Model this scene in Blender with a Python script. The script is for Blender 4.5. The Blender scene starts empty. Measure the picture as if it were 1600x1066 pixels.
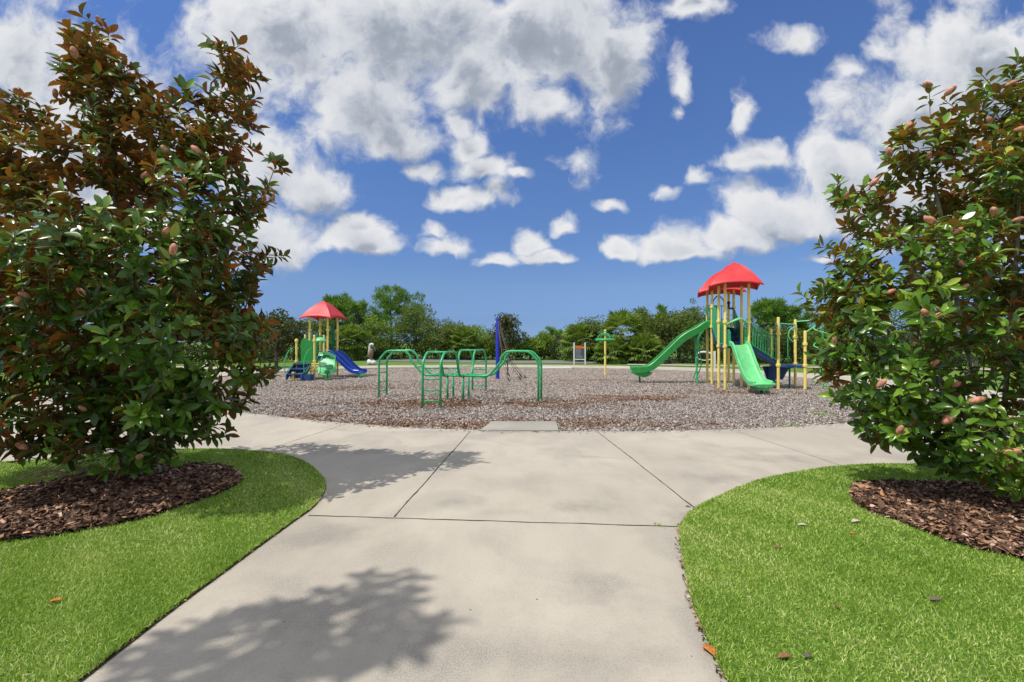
import bpy, math, random
import numpy as np
from mathutils import Vector, Matrix
from mathutils.geometry import tessellate_polygon

scene = bpy.context.scene
C = scene.collection
PI = math.pi
R = math.radians

# ------------------------------------------------------------------ camera
F = 711.0            # focal length in photo pixels (photo 1600 wide)
CAMH = 1.6
cam_d = bpy.data.cameras.new('camera')
cam_d.sensor_width = 36.0
cam_d.lens = 36.0 * F / 1600.0
cam_d.clip_start = 0.05
cam_d.clip_end = 3000
cam = bpy.data.objects.new('camera', cam_d)
cam.location = (0, 0, CAMH)
cam.rotation_euler = (R(90), 0, 0)
C.objects.link(cam)
scene.camera = cam

# ------------------------------------------------------------------ sun + exposure
SUN_EL = 60.0
SHX, SHY = 0.906, 0.423          # direction in which shadows fall on the ground
sun_d = bpy.data.lights.new('sun', 'SUN')
sun_d.energy = 3.6
sun_d.angle = R(0.53)
sun_d.color = (1.0, 0.955, 0.89)
sun = bpy.data.objects.new('sun', sun_d)
ldir = Vector((SHX * math.cos(R(SUN_EL)), SHY * math.cos(R(SUN_EL)), -math.sin(R(SUN_EL))))
sun.rotation_euler = ldir.to_track_quat('-Z', 'Y').to_euler()
sun.location = (-20, -10, 30)
C.objects.link(sun)
scene.view_settings.view_transform = 'Standard'
scene.view_settings.look = 'None'
scene.view_settings.exposure = 0.0
scene.view_settings.gamma = 1.0
scene.cycles.max_bounces = 6
scene.cycles.transparent_max_bounces = 8

# ------------------------------------------------------------------ node helper
class NT:
    def __init__(s, nt):
        s.t = nt
        s.n = nt.nodes
    def add(s, typ, ins=None, **kw):
        nd = s.n.new(typ)
        for k, v in kw.items():
            setattr(nd, k, v)
        if ins:
            for k, v in ins.items():
                sock = nd.inputs[k]
                if isinstance(v, bpy.types.NodeSocket):
                    s.t.links.new(v, sock)
                else:
                    sock.default_value = v
        return nd
    def m(s, op, a, b=None, c=None, clamp=False):
        ins = {0: a}
        if b is not None: ins[1] = b
        if c is not None: ins[2] = c
        return s.add('ShaderNodeMath', ins, operation=op, use_clamp=clamp).outputs[0]
    def vm(s, op, a, b=None, out=0):
        ins = {0: a}
        if b is not None: ins[1] = b
        return s.add('ShaderNodeVectorMath', ins, operation=op).outputs[out]
    def mix(s, f, a, b, blend='MIX'):
        return s.add('ShaderNodeMix', {0: f, 6: a, 7: b}, data_type='RGBA', blend_type=blend).outputs[2]
    def noise(s, vec, scale, detail=3, rough=0.55, dist=0.0, col=False):
        nd = s.add('ShaderNodeTexNoise', {'Scale': scale, 'Detail': detail, 'Roughness': rough, 'Distortion': dist})
        if vec is not None: s.t.links.new(vec, nd.inputs['Vector'])
        return nd.outputs[1 if col else 0]
    def ramp(s, f, stops, interp='LINEAR'):
        nd = s.add('ShaderNodeValToRGB', {0: f})
        cr = nd.color_ramp
        cr.interpolation = interp
        while len(cr.elements) < len(stops): cr.elements.new(0.5)
        for e, (p, c) in zip(cr.elements, stops):
            e.position = p
            e.color = tuple(c) + ((1,) if len(c) == 3 else ())
        return nd.outputs[0]
    def sstep(s, x, a, b):
        return s.add('ShaderNodeMapRange', {0: x, 1: a, 2: b, 3: 0.0, 4: 1.0}, interpolation_type='SMOOTHSTEP').outputs[0]

def rgb(*c): return (c[0], c[1], c[2], 1.0)

# ------------------------------------------------------------------ world: sky with clouds laid out by direction
def build_world():
    w = bpy.data.worlds.new('World')
    scene.world = w
    w.use_nodes = True
    w.node_tree.nodes.clear()
    N = NT(w.node_tree)
    # blobs: direction tangents u = x/y, v = z/y  (centre u, centre v, radius u, radius v, weight)
    px = [(430,60,170,120,1),(640,40,240,110,1.1),(850,50,170,120,1.1),(850,165,60,42,.9),(555,165,110,85,1.0),
          (620,215,80,36,.9),(735,120,85,75,.9),(960,85,72,88,.95),(400,250,95,70,1.0),(480,290,80,45,.95),
          (395,365,110,62,.95),(565,385,80,36,1.0),(572,355,40,32,.9),(690,392,48,32,.95),(675,368,25,28,.8),(778,414,36,20,.85),
          (858,405,46,22,.95),(880,355,28,26,.9),(835,385,30,30,.8),(965,393,55,32,1.0),(735,225,34,34,.85),(760,262,48,34,.85),(722,312,60,22,.85),(775,300,36,26,.7),(655,268,26,12,.5),(715,190,24,26,.7),
          (805,270,36,12,.6),(1058,130,26,56,.8),(1050,170,24,30,.7),(1085,8,50,20,.8),(1190,246,72,30,1.0),(1060,398,100,30,1.0),
          (1140,378,110,46,1.05),(1240,340,120,74,1.1),(1340,290,150,100,1.05),(1440,190,170,110,1.05),(1560,110,200,120,1.05),
          (1650,260,250,200,1.0),(1245,58,52,24,.7),(1335,112,36,22,.65),(1380,80,40,30,.6),(20,90,90,130,.95),(130,240,220,190,.9),(-150,250,250,300,.9),
          (100,420,130,70,.8),(955,318,28,11,.65),(1082,282,24,18,.6),(1160,178,20,34,.52),(900,250,32,38,.5),(1285,405,36,17,.75),(670,268,28,14,.55),
          (1030,300,30,12,.45),(1500,-200,500,160,1.0),(600,-250,700,160,1.0),(250,-60,120,60,.6)]
    grp = bpy.data.node_groups.new('cloud_density', 'ShaderNodeTree')
    grp.interface.new_socket('Vector', in_out='INPUT', socket_type='NodeSocketVector')
    grp.interface.new_socket('Density', in_out='OUTPUT', socket_type='NodeSocketFloat')
    G_ = NT(grp)
    gi = G_.add('NodeGroupInput'); go = G_.add('NodeGroupOutput')
    v0 = gi.outputs[0]
    wn = G_.noise(v0, 7.0, 3, 0.6, 0, True)
    wv = G_.vm('SCALE', G_.vm('SUBTRACT', wn, (0.5, 0.5, 0.5)))
    wv.node.inputs[3].default_value = 0.09
    v = G_.vm('ADD', v0, wv)
    acc = None
    for (cx, cy, rx, ry, wt) in px:
        cu, cv = (cx - 800) / F, (533 - cy) / F
        ru, rv = rx / F * 1.12, ry / F * 1.12
        sc = G_.add('ShaderNodeVectorMath', {0: v, 1: (1/ru, 1/rv, 0), 2: (-cu/ru, -cv/rv, 0)}, operation='MULTIPLY_ADD').outputs[0]
        if cy > 325 and cx > 450:            # low cumulus: flat base, round top
            sc = G_.vm('MAXIMUM', sc, G_.vm('MULTIPLY', sc, (-1.0, -1.9, 0.0)))
        ln = G_.vm('LENGTH', sc, out=1)
        d = G_.m('MULTIPLY_ADD', ln, -wt, wt)
        acc = d if acc is None else G_.m('SMOOTH_MAX', acc, d, 0.12)
    n1 = G_.noise(v, 6.8, 8, 0.53, 0.25)
    n2 = G_.noise(v, 26.0, 6, 0.65, 0.3)
    sv = G_.add('ShaderNodeSeparateXYZ', {0: v0}).outputs[1]
    amp = G_.add('ShaderNodeMapRange', {0: sv, 1: 0.15, 2: 0.45, 3: 1.7, 4: 1.9}).outputs[0]
    dn = G_.m('MULTIPLY_ADD', G_.m('SUBTRACT', n1, 0.5), amp, acc)
    dn = G_.m('MULTIPLY_ADD', G_.m('SUBTRACT', n2, 0.5), 0.55, dn)
    grp.links.new(dn, go.inputs[0])
    tc = N.add('ShaderNodeTexCoord')
    sep = N.add('ShaderNodeSeparateXYZ', {0: tc.outputs['Generated']})
    ay = N.m('MAXIMUM', N.m('ABSOLUTE', sep.outputs[1]), 0.08)
    u = N.m('DIVIDE', sep.outputs[0], ay)
    vv = N.m('DIVIDE', sep.outputs[2], ay)
    uv = N.add('ShaderNodeCombineXYZ', {0: u, 1: vv, 2: 0.0}).outputs[0]
    g1 = N.add('ShaderNodeGroup', {}); g1.node_tree = grp; N.t.links.new(uv, g1.inputs[0])
    uv2 = N.vm('ADD', uv, (-0.022, 0.045, 0.0))
    g2 = N.add('ShaderNodeGroup', {}); g2.node_tree = grp; N.t.links.new(uv2, g2.inputs[0])
    dens = g1.outputs[0]; dens2 = g2.outputs[0]
    # unseen broken clouds added overhead and behind the camera, as neutral fill for shadows
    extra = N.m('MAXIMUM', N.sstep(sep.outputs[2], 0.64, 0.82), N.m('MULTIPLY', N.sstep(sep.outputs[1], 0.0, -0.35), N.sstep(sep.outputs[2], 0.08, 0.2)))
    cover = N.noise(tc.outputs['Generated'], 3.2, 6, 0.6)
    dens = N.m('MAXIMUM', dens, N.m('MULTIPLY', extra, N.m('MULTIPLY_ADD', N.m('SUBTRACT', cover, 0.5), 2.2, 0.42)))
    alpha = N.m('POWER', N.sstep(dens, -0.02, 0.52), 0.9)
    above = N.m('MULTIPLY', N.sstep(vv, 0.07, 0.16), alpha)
    # thick parts and undersides turn grey, thin parts and sun side white
    thick = N.sstep(dens, 0.42, 1.25)
    under = N.sstep(N.m('SUBTRACT', dens2, dens), -0.55, 0.75)
    thick = N.m('MULTIPLY', thick, N.m('MULTIPLY_ADD', N.sstep(vv, 0.22, 0.55), 0.55, 0.45))
    shade = N.m('ADD', N.m('MULTIPLY', thick, 0.85), N.m('MULTIPLY', under, 0.72), clamp=True)
    puff = N.noise(uv, 6.0, 5, 0.55, 0.3)
    shade = N.m('ADD', shade, N.m('MULTIPLY', N.m('SUBTRACT', puff, 0.5), 0.75), clamp=True)
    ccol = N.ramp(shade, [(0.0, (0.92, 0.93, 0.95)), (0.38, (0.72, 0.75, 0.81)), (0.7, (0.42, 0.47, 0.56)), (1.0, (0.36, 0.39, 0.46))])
    sky = N.add('ShaderNodeTexSky', sky_type='NISHITA', sun_disc=False, sun_elevation=R(SUN_EL),
                sun_rotation=math.atan2(-SHX, -SHY), air_density=1.0, dust_density=0.0, ozone_density=2.0, altitude=50)
    hs = N.add('ShaderNodeHueSaturation', {'Hue': 0.508, 'Saturation': 1.12, 'Value': 1.0, 'Fac': 1.04, 'Color': sky.outputs[0]}).outputs[0]
    tint = N.ramp(sep.outputs[2], [(0.0, (.206,.349,.857)), (0.046, (.255,.358,.694)), (0.116, (.43,.51,.69)), (0.311, (.611,.72,.857)), (0.511, (.726,.834,1.0))])
    hs = N.mix(1.0, hs, tint, 'MULTIPLY')
    bg1 = N.add('ShaderNodeBackground', {0: hs, 1: 0.14})
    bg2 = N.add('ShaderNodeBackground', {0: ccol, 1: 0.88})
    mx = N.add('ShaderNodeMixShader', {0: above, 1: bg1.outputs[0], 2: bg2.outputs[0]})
    out = N.add('ShaderNodeOutputWorld', {0: mx.outputs[0]})
build_world()

# ------------------------------------------------------------------ coordinates
def G(px, py):                     # a point on the ground
    d = F * CAMH / (py - 533.0)
    return ((px - 800.0) / F * d, d)
def P(px, py, d):                  # a point at distance d
    return ((px - 800.0) / F * d, d, CAMH + (533.0 - py) / F * d)

# ------------------------------------------------------------------ materials
MATS = {}
def M(name, col, rough=0.5, spec=0.5, var=0.0, nscale=30.0, bump=0.0, bscale=80.0, coat=0.0, dirt=0.0, attr=None, metal=0.0):
    if name in MATS: return MATS[name]
    m = bpy.data.materials.new(name); m.use_nodes = True
    m.node_tree.nodes.clear()
    N = NT(m.node_tree)
    tc = N.add('ShaderNodeTexCoord').outputs['Object']
    c = rgb(*col)
    if var > 0:
        n = N.noise(tc, nscale, 4)
        f = N.sstep(n, 0.3, 0.7)
        c = N.mix(f, rgb(*[x * (1 - var) for x in col]), rgb(*[min(1, x * (1 + var)) for x in col]))
    if dirt > 0:
        n = N.noise(tc, 4.5, 5, 0.7)
        f = N.m('MULTIPLY', N.sstep(n, 0.52, 0.75), dirt)
        c = N.mix(f, c, rgb(0.16, 0.13, 0.10))
    b = N.add('ShaderNodeBsdfPrincipled', {'Base Color': c, 'Roughness': rough, 'Specular IOR Level': spec, 'Metallic': metal, 'Coat Weight': coat})
    if bump > 0:
        bn = N.noise(tc, bscale, 4)
        bp = N.add('ShaderNodeBump', {'Strength': bump, 'Distance': 0.01, 'Height': bn})
        N.t.links.new(bp.outputs[0], b.inputs['Normal'])
    N.add('ShaderNodeOutputMaterial', {0: b.outputs[0]})
    MATS[name] = m
    return m

def leafmat(name, stops_top, stops_back, rough=0.35, spec=0.5, transl=0.15, tcol=(0.2, 0.3, 0.03), blotch=0.0):
    """per-leaf colour from the point attribute 'var'"""
    m = bpy.data.materials.new(name); m.use_nodes = True
    m.node_tree.nodes.clear()
    N = NT(m.node_tree)
    at = N.add('ShaderNodeAttribute', attribute_name='var').outputs['Fac']
    top = N.ramp(at, stops_top)
    if stops_back:
        back = N.ramp(at, stops_back)
        geo = N.add('ShaderNodeNewGeometry')
        c = N.mix(geo.outputs['Backfacing'], top, back)
        rr = N.m('MULTIPLY_ADD', geo.outputs['Backfacing'], 0.4, rough)
    else:
        c = top; rr = rough
    b = N.add('ShaderNodeBsdfPrincipled', {'Base Color': c, 'Roughness': rr, 'Specular IOR Level': spec})
    if transl > 0:
        tc_ = N.mix(0.5, c, rgb(*tcol))
        tr = N.add('ShaderNodeBsdfTranslucent', {0: tc_})
        mx = N.add('ShaderNodeMixShader', {0: transl, 1: b.outputs[0], 2: tr.outputs[0]})
        N.add('ShaderNodeOutputMaterial', {0: mx.outputs[0]})
    else:
        N.add('ShaderNodeOutputMaterial', {0: b.outputs[0]})
    return m

# ------------------------------------------------------------------ object helpers
def tag(o, label=None, cat=None, group=None, kind=None):
    if label: o['label'] = label
    if cat: o['category'] = cat
    if group: o['group'] = group
    if kind: o['kind'] = kind
    return o

def thing(name, label, cat, loc, group=None):
    o = bpy.data.objects.new(name, None)
    o.empty_display_size = 0.2
    C.objects.link(o); o.location = loc
    o['wl'] = (float(loc[0]), float(loc[1]), float(loc[2]))
    return tag(o, label, cat, group)

def worldloc(o):
    p = Vector((0, 0, 0))
    while o is not None:
        p += o.location; o = o.parent
    return p

def raw_obj(name, V, Fc, mat, parent=None, smooth=True, var=None, origin=None):
    """V (n,3) world coordinates; Fc: list of faces or (m,4)/(m,3) array"""
    V = np.asarray(V, dtype=np.float64)
    if parent is not None: org = np.array(worldloc(parent))
    elif origin is not None: org = np.array(origin, dtype=float)
    else: org = np.zeros(3)
    me = bpy.data.meshes.new(name)
    V = V - org
    if isinstance(Fc, np.ndarray):
        n, k = Fc.shape
        me.vertices.add(len(V)); me.vertices.foreach_set('co', V.astype(np.float32).ravel())
        me.loops.add(n * k); me.loops.foreach_set('vertex_index', Fc.astype(np.int32).ravel())
        me.polygons.add(n)
        me.polygons.foreach_set('loop_start', np.arange(0, n * k, k, dtype=np.int32))
        me.polygons.foreach_set('loop_total', np.full(n, k, dtype=np.int32))
        me.update(calc_edges=True)
    else:
        me.from_pydata([tuple(v) for v in V], [], [tuple(f) for f in Fc])
    if smooth:
        me.polygons.foreach_set('use_smooth', np.ones(len(me.polygons), dtype=bool))
    if smooth == 'auto':
        try: me.set_sharp_from_angle(angle=R(40))
        except Exception: pass
    if var is not None:
        a = me.attributes.new('var', 'FLOAT', 'POINT')
        a.data.foreach_set('value', np.asarray(var, dtype=np.float32))
    me.materials.append(mat)
    me.validate()
    o = bpy.data.objects.new(name, me)
    C.objects.link(o)
    if parent is not None: o.parent = parent
    elif origin is not None: o.location = origin
    return o

class MB:
    def __init__(s): s.v = []; s.f = []
    def add(s, V, Fc):
        b = len(s.v)
        s.v += [tuple(map(float, p)) for p in V]
        s.f += [tuple(int(i) + b for i in f) for f in Fc]
        return s
    def box(s, c, size, rz=0.0, rot=None, bev=0.0):
        x, y, z = [d / 2.0 for d in size]
        P_ = [(-x,-y,-z),(x,-y,-z),(x,y,-z),(-x,y,-z),(-x,-y,z),(x,-y,z),(x,y,z),(-x,y,z)]
        m = rot if rot is not None else Matrix.Rotation(rz, 3, 'Z')
        V = [m @ Vector(p) + Vector(c) for p in P_]
        return s.add(V, [(0,3,2,1),(4,5,6,7),(0,1,5,4),(1,2,6,5),(2,3,7,6),(3,0,4,7)])
    def tube(s, pts, r, seg=10, closed=False, round_end=False):
        pts = [Vector(p) for p in pts]
        n = len(pts)
        rr = r if hasattr(r, '__len__') else [r] * n
        tang = []
        for i in range(n):
            if closed: t = pts[(i+1) % n] - pts[(i-1) % n]
            else: t = pts[min(i+1, n-1)] - pts[max(i-1, 0)]
            tang.append(t.normalized() if t.length > 1e-9 else Vector((0,0,1)))
        ref = Vector((0,0,1)) if abs(tang[0].z) < 0.9 else Vector((1,0,0))
        a = tang[0].cross(ref).normalized()
        V = []
        for i in range(n):
            a = (a - tang[i] * a.dot(tang[i]))
            a = a.normalized() if a.length > 1e-6 else tang[i].orthogonal().normalized()
            b = tang[i].cross(a)
            k = rr[i]
            if not closed and 0 < i < n - 1:       # keep width round bends
                c = max(0.75, (pts[i]-pts[i-1]).normalized().dot((pts[i+1]-pts[i]).normalized()))
                k = k / math.sqrt((1 + c) / 2)
            for j in range(seg):
                th = 2 * PI * j / seg
                V.append(pts[i] + a * (k * math.cos(th)) + b * (k * math.sin(th)))
        Fc = []
        rng = n if closed else n - 1
        for i in range(rng):
            i2 = (i + 1) % n
            for j in range(seg):
                j2 = (j + 1) % seg
                Fc.append((i*seg+j, i*seg+j2, i2*seg+j2, i2*seg+j))
        if not closed:
            Fc.append(tuple(range(seg-1, -1, -1)))
            Fc.append(tuple((n-1)*seg + j for j in range(seg)))
        return s.add(V, Fc)
    def lathe(s, c, prof, seg=20):
        """prof: (radius, z) bottom to top, about the vertical through c"""
        V = []
        for (r, z) in prof:
            for j in range(seg):
                th = 2*PI*j/seg
                V.append((c[0] + r*math.cos(th), c[1] + r*math.sin(th), c[2] + z))
        n = len(prof)
        Fc = [(i*seg+j, i*seg+(j+1) % seg, (i+1)*seg+(j+1) % seg, (i+1)*seg+j) for i in range(n-1) for j in range(seg)]
        Fc.append(tuple(range(seg-1, -1, -1))); Fc.append(tuple((n-1)*seg+j for j in range(seg)))
        return s.add(V, Fc)
    def ell(s, c, r, rot=None, seg=14, rings=9):
        V = []; Fc = []
        m = rot if rot is not None else Matrix.Identity(3)
        for i in range(rings+1):
            ph = PI*i/rings
            for j in range(seg):
                th = 2*PI*j/seg
                V.append(m @ Vector((r[0]*math.sin(ph)*math.cos(th), r[1]*math.sin(ph)*math.sin(th), r[2]*math.cos(ph))) + Vector(c))
        for i in range(rings):
            for j in range(seg):
                Fc.append((i*seg+j, (i+1)*seg+j, (i+1)*seg+(j+1) % seg, i*seg+(j+1) % seg))
        return s.add(V, Fc)
    def plate(s, outline, thick, origin, ux, uy):
        """flat outline (2D list) in plane (ux, uy) at origin, extruded by thick along the normal"""
        o = Vector(origin); ux = Vector(ux).normalized(); uy = Vector(uy).normalized(); nn = ux.cross(uy).normalized()
        n = len(outline)
        V = [o + ux*p[0] + uy*p[1] - nn*thick/2 for p in outline] + [o + ux*p[0] + uy*p[1] + nn*thick/2 for p in outline]
        tri = tessellate_polygon([[Vector((p[0], p[1], 0)) for p in outline]])
        Fc = []
        for t in tri:
            a, b, c = [Vector((outline[i][0], outline[i][1], 0)) for i in t]
            if (b-a).cross(c-a).z < 0: t = (t[0], t[2], t[1])
            Fc.append((t[2], t[1], t[0])); Fc.append((t[0]+n, t[1]+n, t[2]+n))
        ccw = sum(outline[i][0]*outline[(i+1) % n][1]-outline[(i+1) % n][0]*outline[i][1] for i in range(n)) > 0
        for i in range(n):
            j = (i+1) % n
            Fc.append((i, j, j+n, i+n) if ccw else (j, i, i+n, j+n))
        return s.add(V, Fc)
    def build(s, name, mat, parent=None, smooth='auto', origin=None, label=None):
        o = raw_obj(name, s.v, s.f, mat, parent, smooth, origin=origin)
        if label: o['label'] = label
        return o

def catmull(pts, n=6, closed=False):
    pts = [np.array(p, dtype=float) for p in pts]
    N_ = len(pts); out = []
    rng = N_ if closed else N_-1
    for i in range(rng):
        p0 = pts[(i-1) % N_] if (closed or i > 0) else pts[0]*2-pts[1]
        p1 = pts[i]; p2 = pts[(i+1) % N_]
        p3 = pts[(i+2) % N_] if (closed or i < N_-2) else pts[-1]*2-pts[-2]
        for k in range(n):
            t = k/n
            out.append(0.5*((2*p1)+(-p0+p2)*t+(2*p0-5*p1+4*p2-p3)*t*t+(-p0+3*p1-3*p2+p3)*t**3))
    if not closed: out.append(pts[-1])
    return out

def inside(poly, X, Y):
    poly = np.asarray(poly)[:, :2]
    r = np.zeros(len(X), dtype=bool)
    x0, y0 = poly[:, 0], poly[:, 1]; x1, y1 = np.roll(x0, -1), np.roll(y0, -1)
    for a, b, c, d in zip(x0, y0, x1, y1):
        if b == d: continue
        cond = ((b > Y) != (d > Y)) & (X < (c-a)*(Y-b)/(d-b)+a)
        r ^= cond
    return r

def sheet(name, poly, z, mat, holes=(), thick=0.0, kind='structure', parent=None):
    loops = [[Vector((p[0], p[1], 0)) for p in poly]] + [[Vector((p[0], p[1], 0)) for p in h] for h in holes]
    flat = [p for l in loops for p in l]
    tri = tessellate_polygon(loops)
    V = [(p.x, p.y, z) for p in flat]; Fc = []
    for t in tri:
        a, b, c = flat[t[0]], flat[t[1]], flat[t[2]]
        Fc.append(t if (b-a).cross(c-a).z > 0 else (t[0], t[2], t[1]))
    if thick > 0:
        n = len(V); V += [(p.x, p.y, z-thick) for p in flat]
        base = 0
        for l in loops:
            k = len(l)
            for i in range(k):
                a, b = base+i, base+(i+1) % k
                Fc.append((a, b, b+n, a+n))
            base += k
    o = raw_obj(name, V, Fc, mat, parent, smooth=False)
    if kind and parent is None: o['kind'] = kind
    return o
# ------------------------------------------------------------------ SETTING: outlines on the ground
mulch_pts = [(-1.5,8.32),(0.8,8.07),(3.2,8.15),(6.1,8.72),(8.4,9.9),(10.8,11.9),(12.7,15),(13.2,18.2),(12.1,21.8),(9.6,24.6),(5.6,26.9),(1,27.7),
             (-4,27.8),(-8.8,27.0),(-12.3,23.9),(-13.3,20.3),(-12.6,16.6),(-10.4,13.3),(-7.8,11.2),(-5.05,9.7),(-3.2,8.85)]
mulch_poly = [tuple(p) for p in catmull(mulch_pts, 8, True)]
left_edge = [(-2.06,-6),(-2.04,-2),(-2.04,2.1),(-2.0,3.2),(-1.95,4.0),(-1.93,4.4),(-2.03,4.9),(-2.27,5.37),(-2.79,6.02),(-3.38,6.42),(-4.42,6.66),(-5.6,6.4),(-6.67,5.92),(-9,5.2),(-14,4.6)]
left_poly = [tuple(p) for p in catmull(left_edge, 5)] + [(-30,4.4),(-30,-6)]
right_edge = [(1.0,-6),(0.98,-2),(0.98,1.5),(1.02,2.13),(1.09,2.66),(1.2,3.1),(1.33,3.55),(1.47,3.92),(1.71,4.26),(1.97,4.51),(2.74,5.12),(3.48,5.5),(4.2,5.75),(5.3,5.83),(8,5.45),(14,4.5)]
right_poly = [tuple(p) for p in catmull(right_edge, 5)] + [(30,3.5),(30,-6)]
paved = [(-14,8.4),(-9.8,9.0),(-12.3,11.0),(-14.7,14.2),(-15.9,18),(-16,22),(-14.6,26),(-11,29.0),(-5.5,30.2),(1,30.4),(6.5,29.5),(11.2,27.2),(14.2,23.8),
         (15.8,19.5),(15.6,15),(13.8,11.2),(11.4,8.6),(14,7.6),(14,-6.5),(-14,-6.5)]
paved_poly = [tuple(p) for p in catmull(paved[1:17], 6)] + paved[17:] + [paved[0]]

def mat_grass(name, near):
    m = bpy.data.materials.new(name); m.use_nodes = True; m.node_tree.nodes.clear()
    N = NT(m.node_tree)
    tc = N.add('ShaderNodeTexCoord').outputs['Object']
    n1 = N.noise(tc, 0.55, 4, 0.6); n2 = N.noise(tc, 55.0, 4, 0.7); n3 = N.noise(tc, 7.0, 4, 0.6)
    c = N.ramp(n2, [(0.3, (0.05, 0.11, 0.012)), (0.5, (0.13, 0.25, 0.028)), (0.7, (0.26, 0.38, 0.08))])
    c = N.mix(N.m('MULTIPLY', N.sstep(n3, 0.45, 0.7), 0.35), c, rgb(0.15, 0.17, 0.045))
    c = N.mix(N.m('MULTIPLY', N.sstep(n1, 0.5, 0.75), 0.25), c, rgb(0.16, 0.16, 0.06))
    b = N.add('ShaderNodeBsdfPrincipled', {'Base Color': c, 'Roughness': 0.8, 'Specular IOR Level': 0.2})
    bp = N.add('ShaderNodeBump', {'Strength': 0.9, 'Distance': 0.03, 'Height': n2})
    N.t.links.new(bp.outputs[0], b.inputs['Normal'])
    N.add('ShaderNodeOutputMaterial', {0: b.outputs[0]})
    return m

STAINS = [(1.08,2.3,.22,.9,1.3),(1.32,3.2,.16,.6,1.0),(1.6,4.15,.35,.25,.9),(-.55,4.55,.35,.3,.8),(.65,4.4,.5,.25,.8),(-1.55,3.75,.5,.35,.9),(-1.0,2.6,1.2,.5,.7),(0.2,2.3,1.4,.35,.75),(2.4,5.3,.7,.3,.8),(.6,2.9,.5,.35,.6),(-2.3,6.6,1.4,.35,.6),(3.6,6.2,1.2,.3,.7),(0,8.0,3.5,.2,.7)]
def mat_concrete(name='concrete', base=(0.505, 0.455, 0.37)):
    m = bpy.data.materials.new(name); m.use_nodes = True; m.node_tree.nodes.clear()
    N = NT(m.node_tree)
    tc = N.add('ShaderNodeTexCoord').outputs['Object']
    st = N.add('ShaderNodeMapping', {0: tc, 3: (1.0, 0.35, 1.0)}).outputs[0]
    big = N.noise(tc, 0.45, 5, 0.6, 0.4)
    mid = N.noise(st, 3.0, 6, 0.65)
    fine = N.noise(tc, 60.0, 4, 0.75)
    grain = N.noise(tc, 260.0, 2, 0.6)
    c = N.mix(N.sstep(big, 0.35, 0.68), rgb(*[x*0.90 for x in base]), rgb(*[x*1.08 for x in base]))
    c = N.mix(N.m('MULTIPLY', N.sstep(mid, 0.42, 0.75), 0.28), c, rgb(0.30, 0.275, 0.235))
    c = N.mix(N.m('MULTIPLY', N.sstep(fine, 0.50, 0.72), 0.42), c, rgb(0.27, 0.25, 0.22))
    c = N.mix(N.m('MULTIPLY', N.sstep(grain, 0.55, 0.8), 0.25), c, rgb(0.62, 0.58, 0.5))
    vo = N.add('ShaderNodeTexVoronoi', {'Vector': tc, 'Scale': 5.5, 'Randomness': 1.0})
    pit = N.m('MULTIPLY', N.m('LESS_THAN', vo.outputs['Distance'], 0.035), N.m('GREATER_THAN', N.noise(tc, 1.3, 2), 0.5))
    c = N.mix(pit, c, rgb(0.08, 0.07, 0.06))
    # worn, darker aggregate showing in large soft-edged patches
    patch = N.noise(tc, 0.9, 3, 0.5, 0.6)
    agg = N.noise(tc, 110.0, 3, 0.7)
    c = N.mix(N.m('MULTIPLY', N.m('MULTIPLY', N.sstep(patch, 0.48, 0.64), N.sstep(agg, 0.42, 0.6)), 0.6), c, rgb(0.24, 0.225, 0.20))
    # mildew and water stains with places of their own
    acc = None
    for (x, y, rx, ry, w) in STAINS:
        sc = N.add('ShaderNodeVectorMath', {0: tc, 1: (1/rx, 1/ry, 0), 2: (-x/rx, -y/ry, 0)}, operation='MULTIPLY_ADD').outputs[0]
        d = N.m('MULTIPLY_ADD', N.vm('LENGTH', sc, out=1), -w, w)
        acc = d if acc is None else N.m('MAXIMUM', acc, d)
    sn = N.noise(tc, 4.0, 6, 0.7)
    f = N.sstep(N.m('MULTIPLY_ADD', N.m('SUBTRACT', sn, 0.5), 1.6, acc), 0.0, 0.9)
    c = N.mix(N.m('MULTIPLY', f, N.m('MULTIPLY_ADD', N.sstep(agg, 0.35, 0.65), 0.38, 0.16)), c, rgb(0.17, 0.16, 0.145))
    b = N.add('ShaderNodeBsdfPrincipled', {'Base Color': c, 'Roughness': 0.9, 'Specular IOR Level': 0.25})
    br = N.noise(N.add('ShaderNodeMapping', {0: tc, 3: (2.5, 130.0, 1.0)}).outputs[0], 1.0, 3, 0.6)
    h = N.m('ADD', N.m('ADD', N.m('MULTIPLY', fine, 0.6), N.m('MULTIPLY', grain, 0.5)), N.m('MULTIPLY', br, 0.35))
    bp = N.add('ShaderNodeBump', {'Strength': 0.5, 'Distance': 0.007, 'Height': h})
    N.t.links.new(bp.outputs[0], b.inputs['Normal'])
    N.add('ShaderNodeOutputMaterial', {0: b.outputs[0]})
    return m

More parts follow.
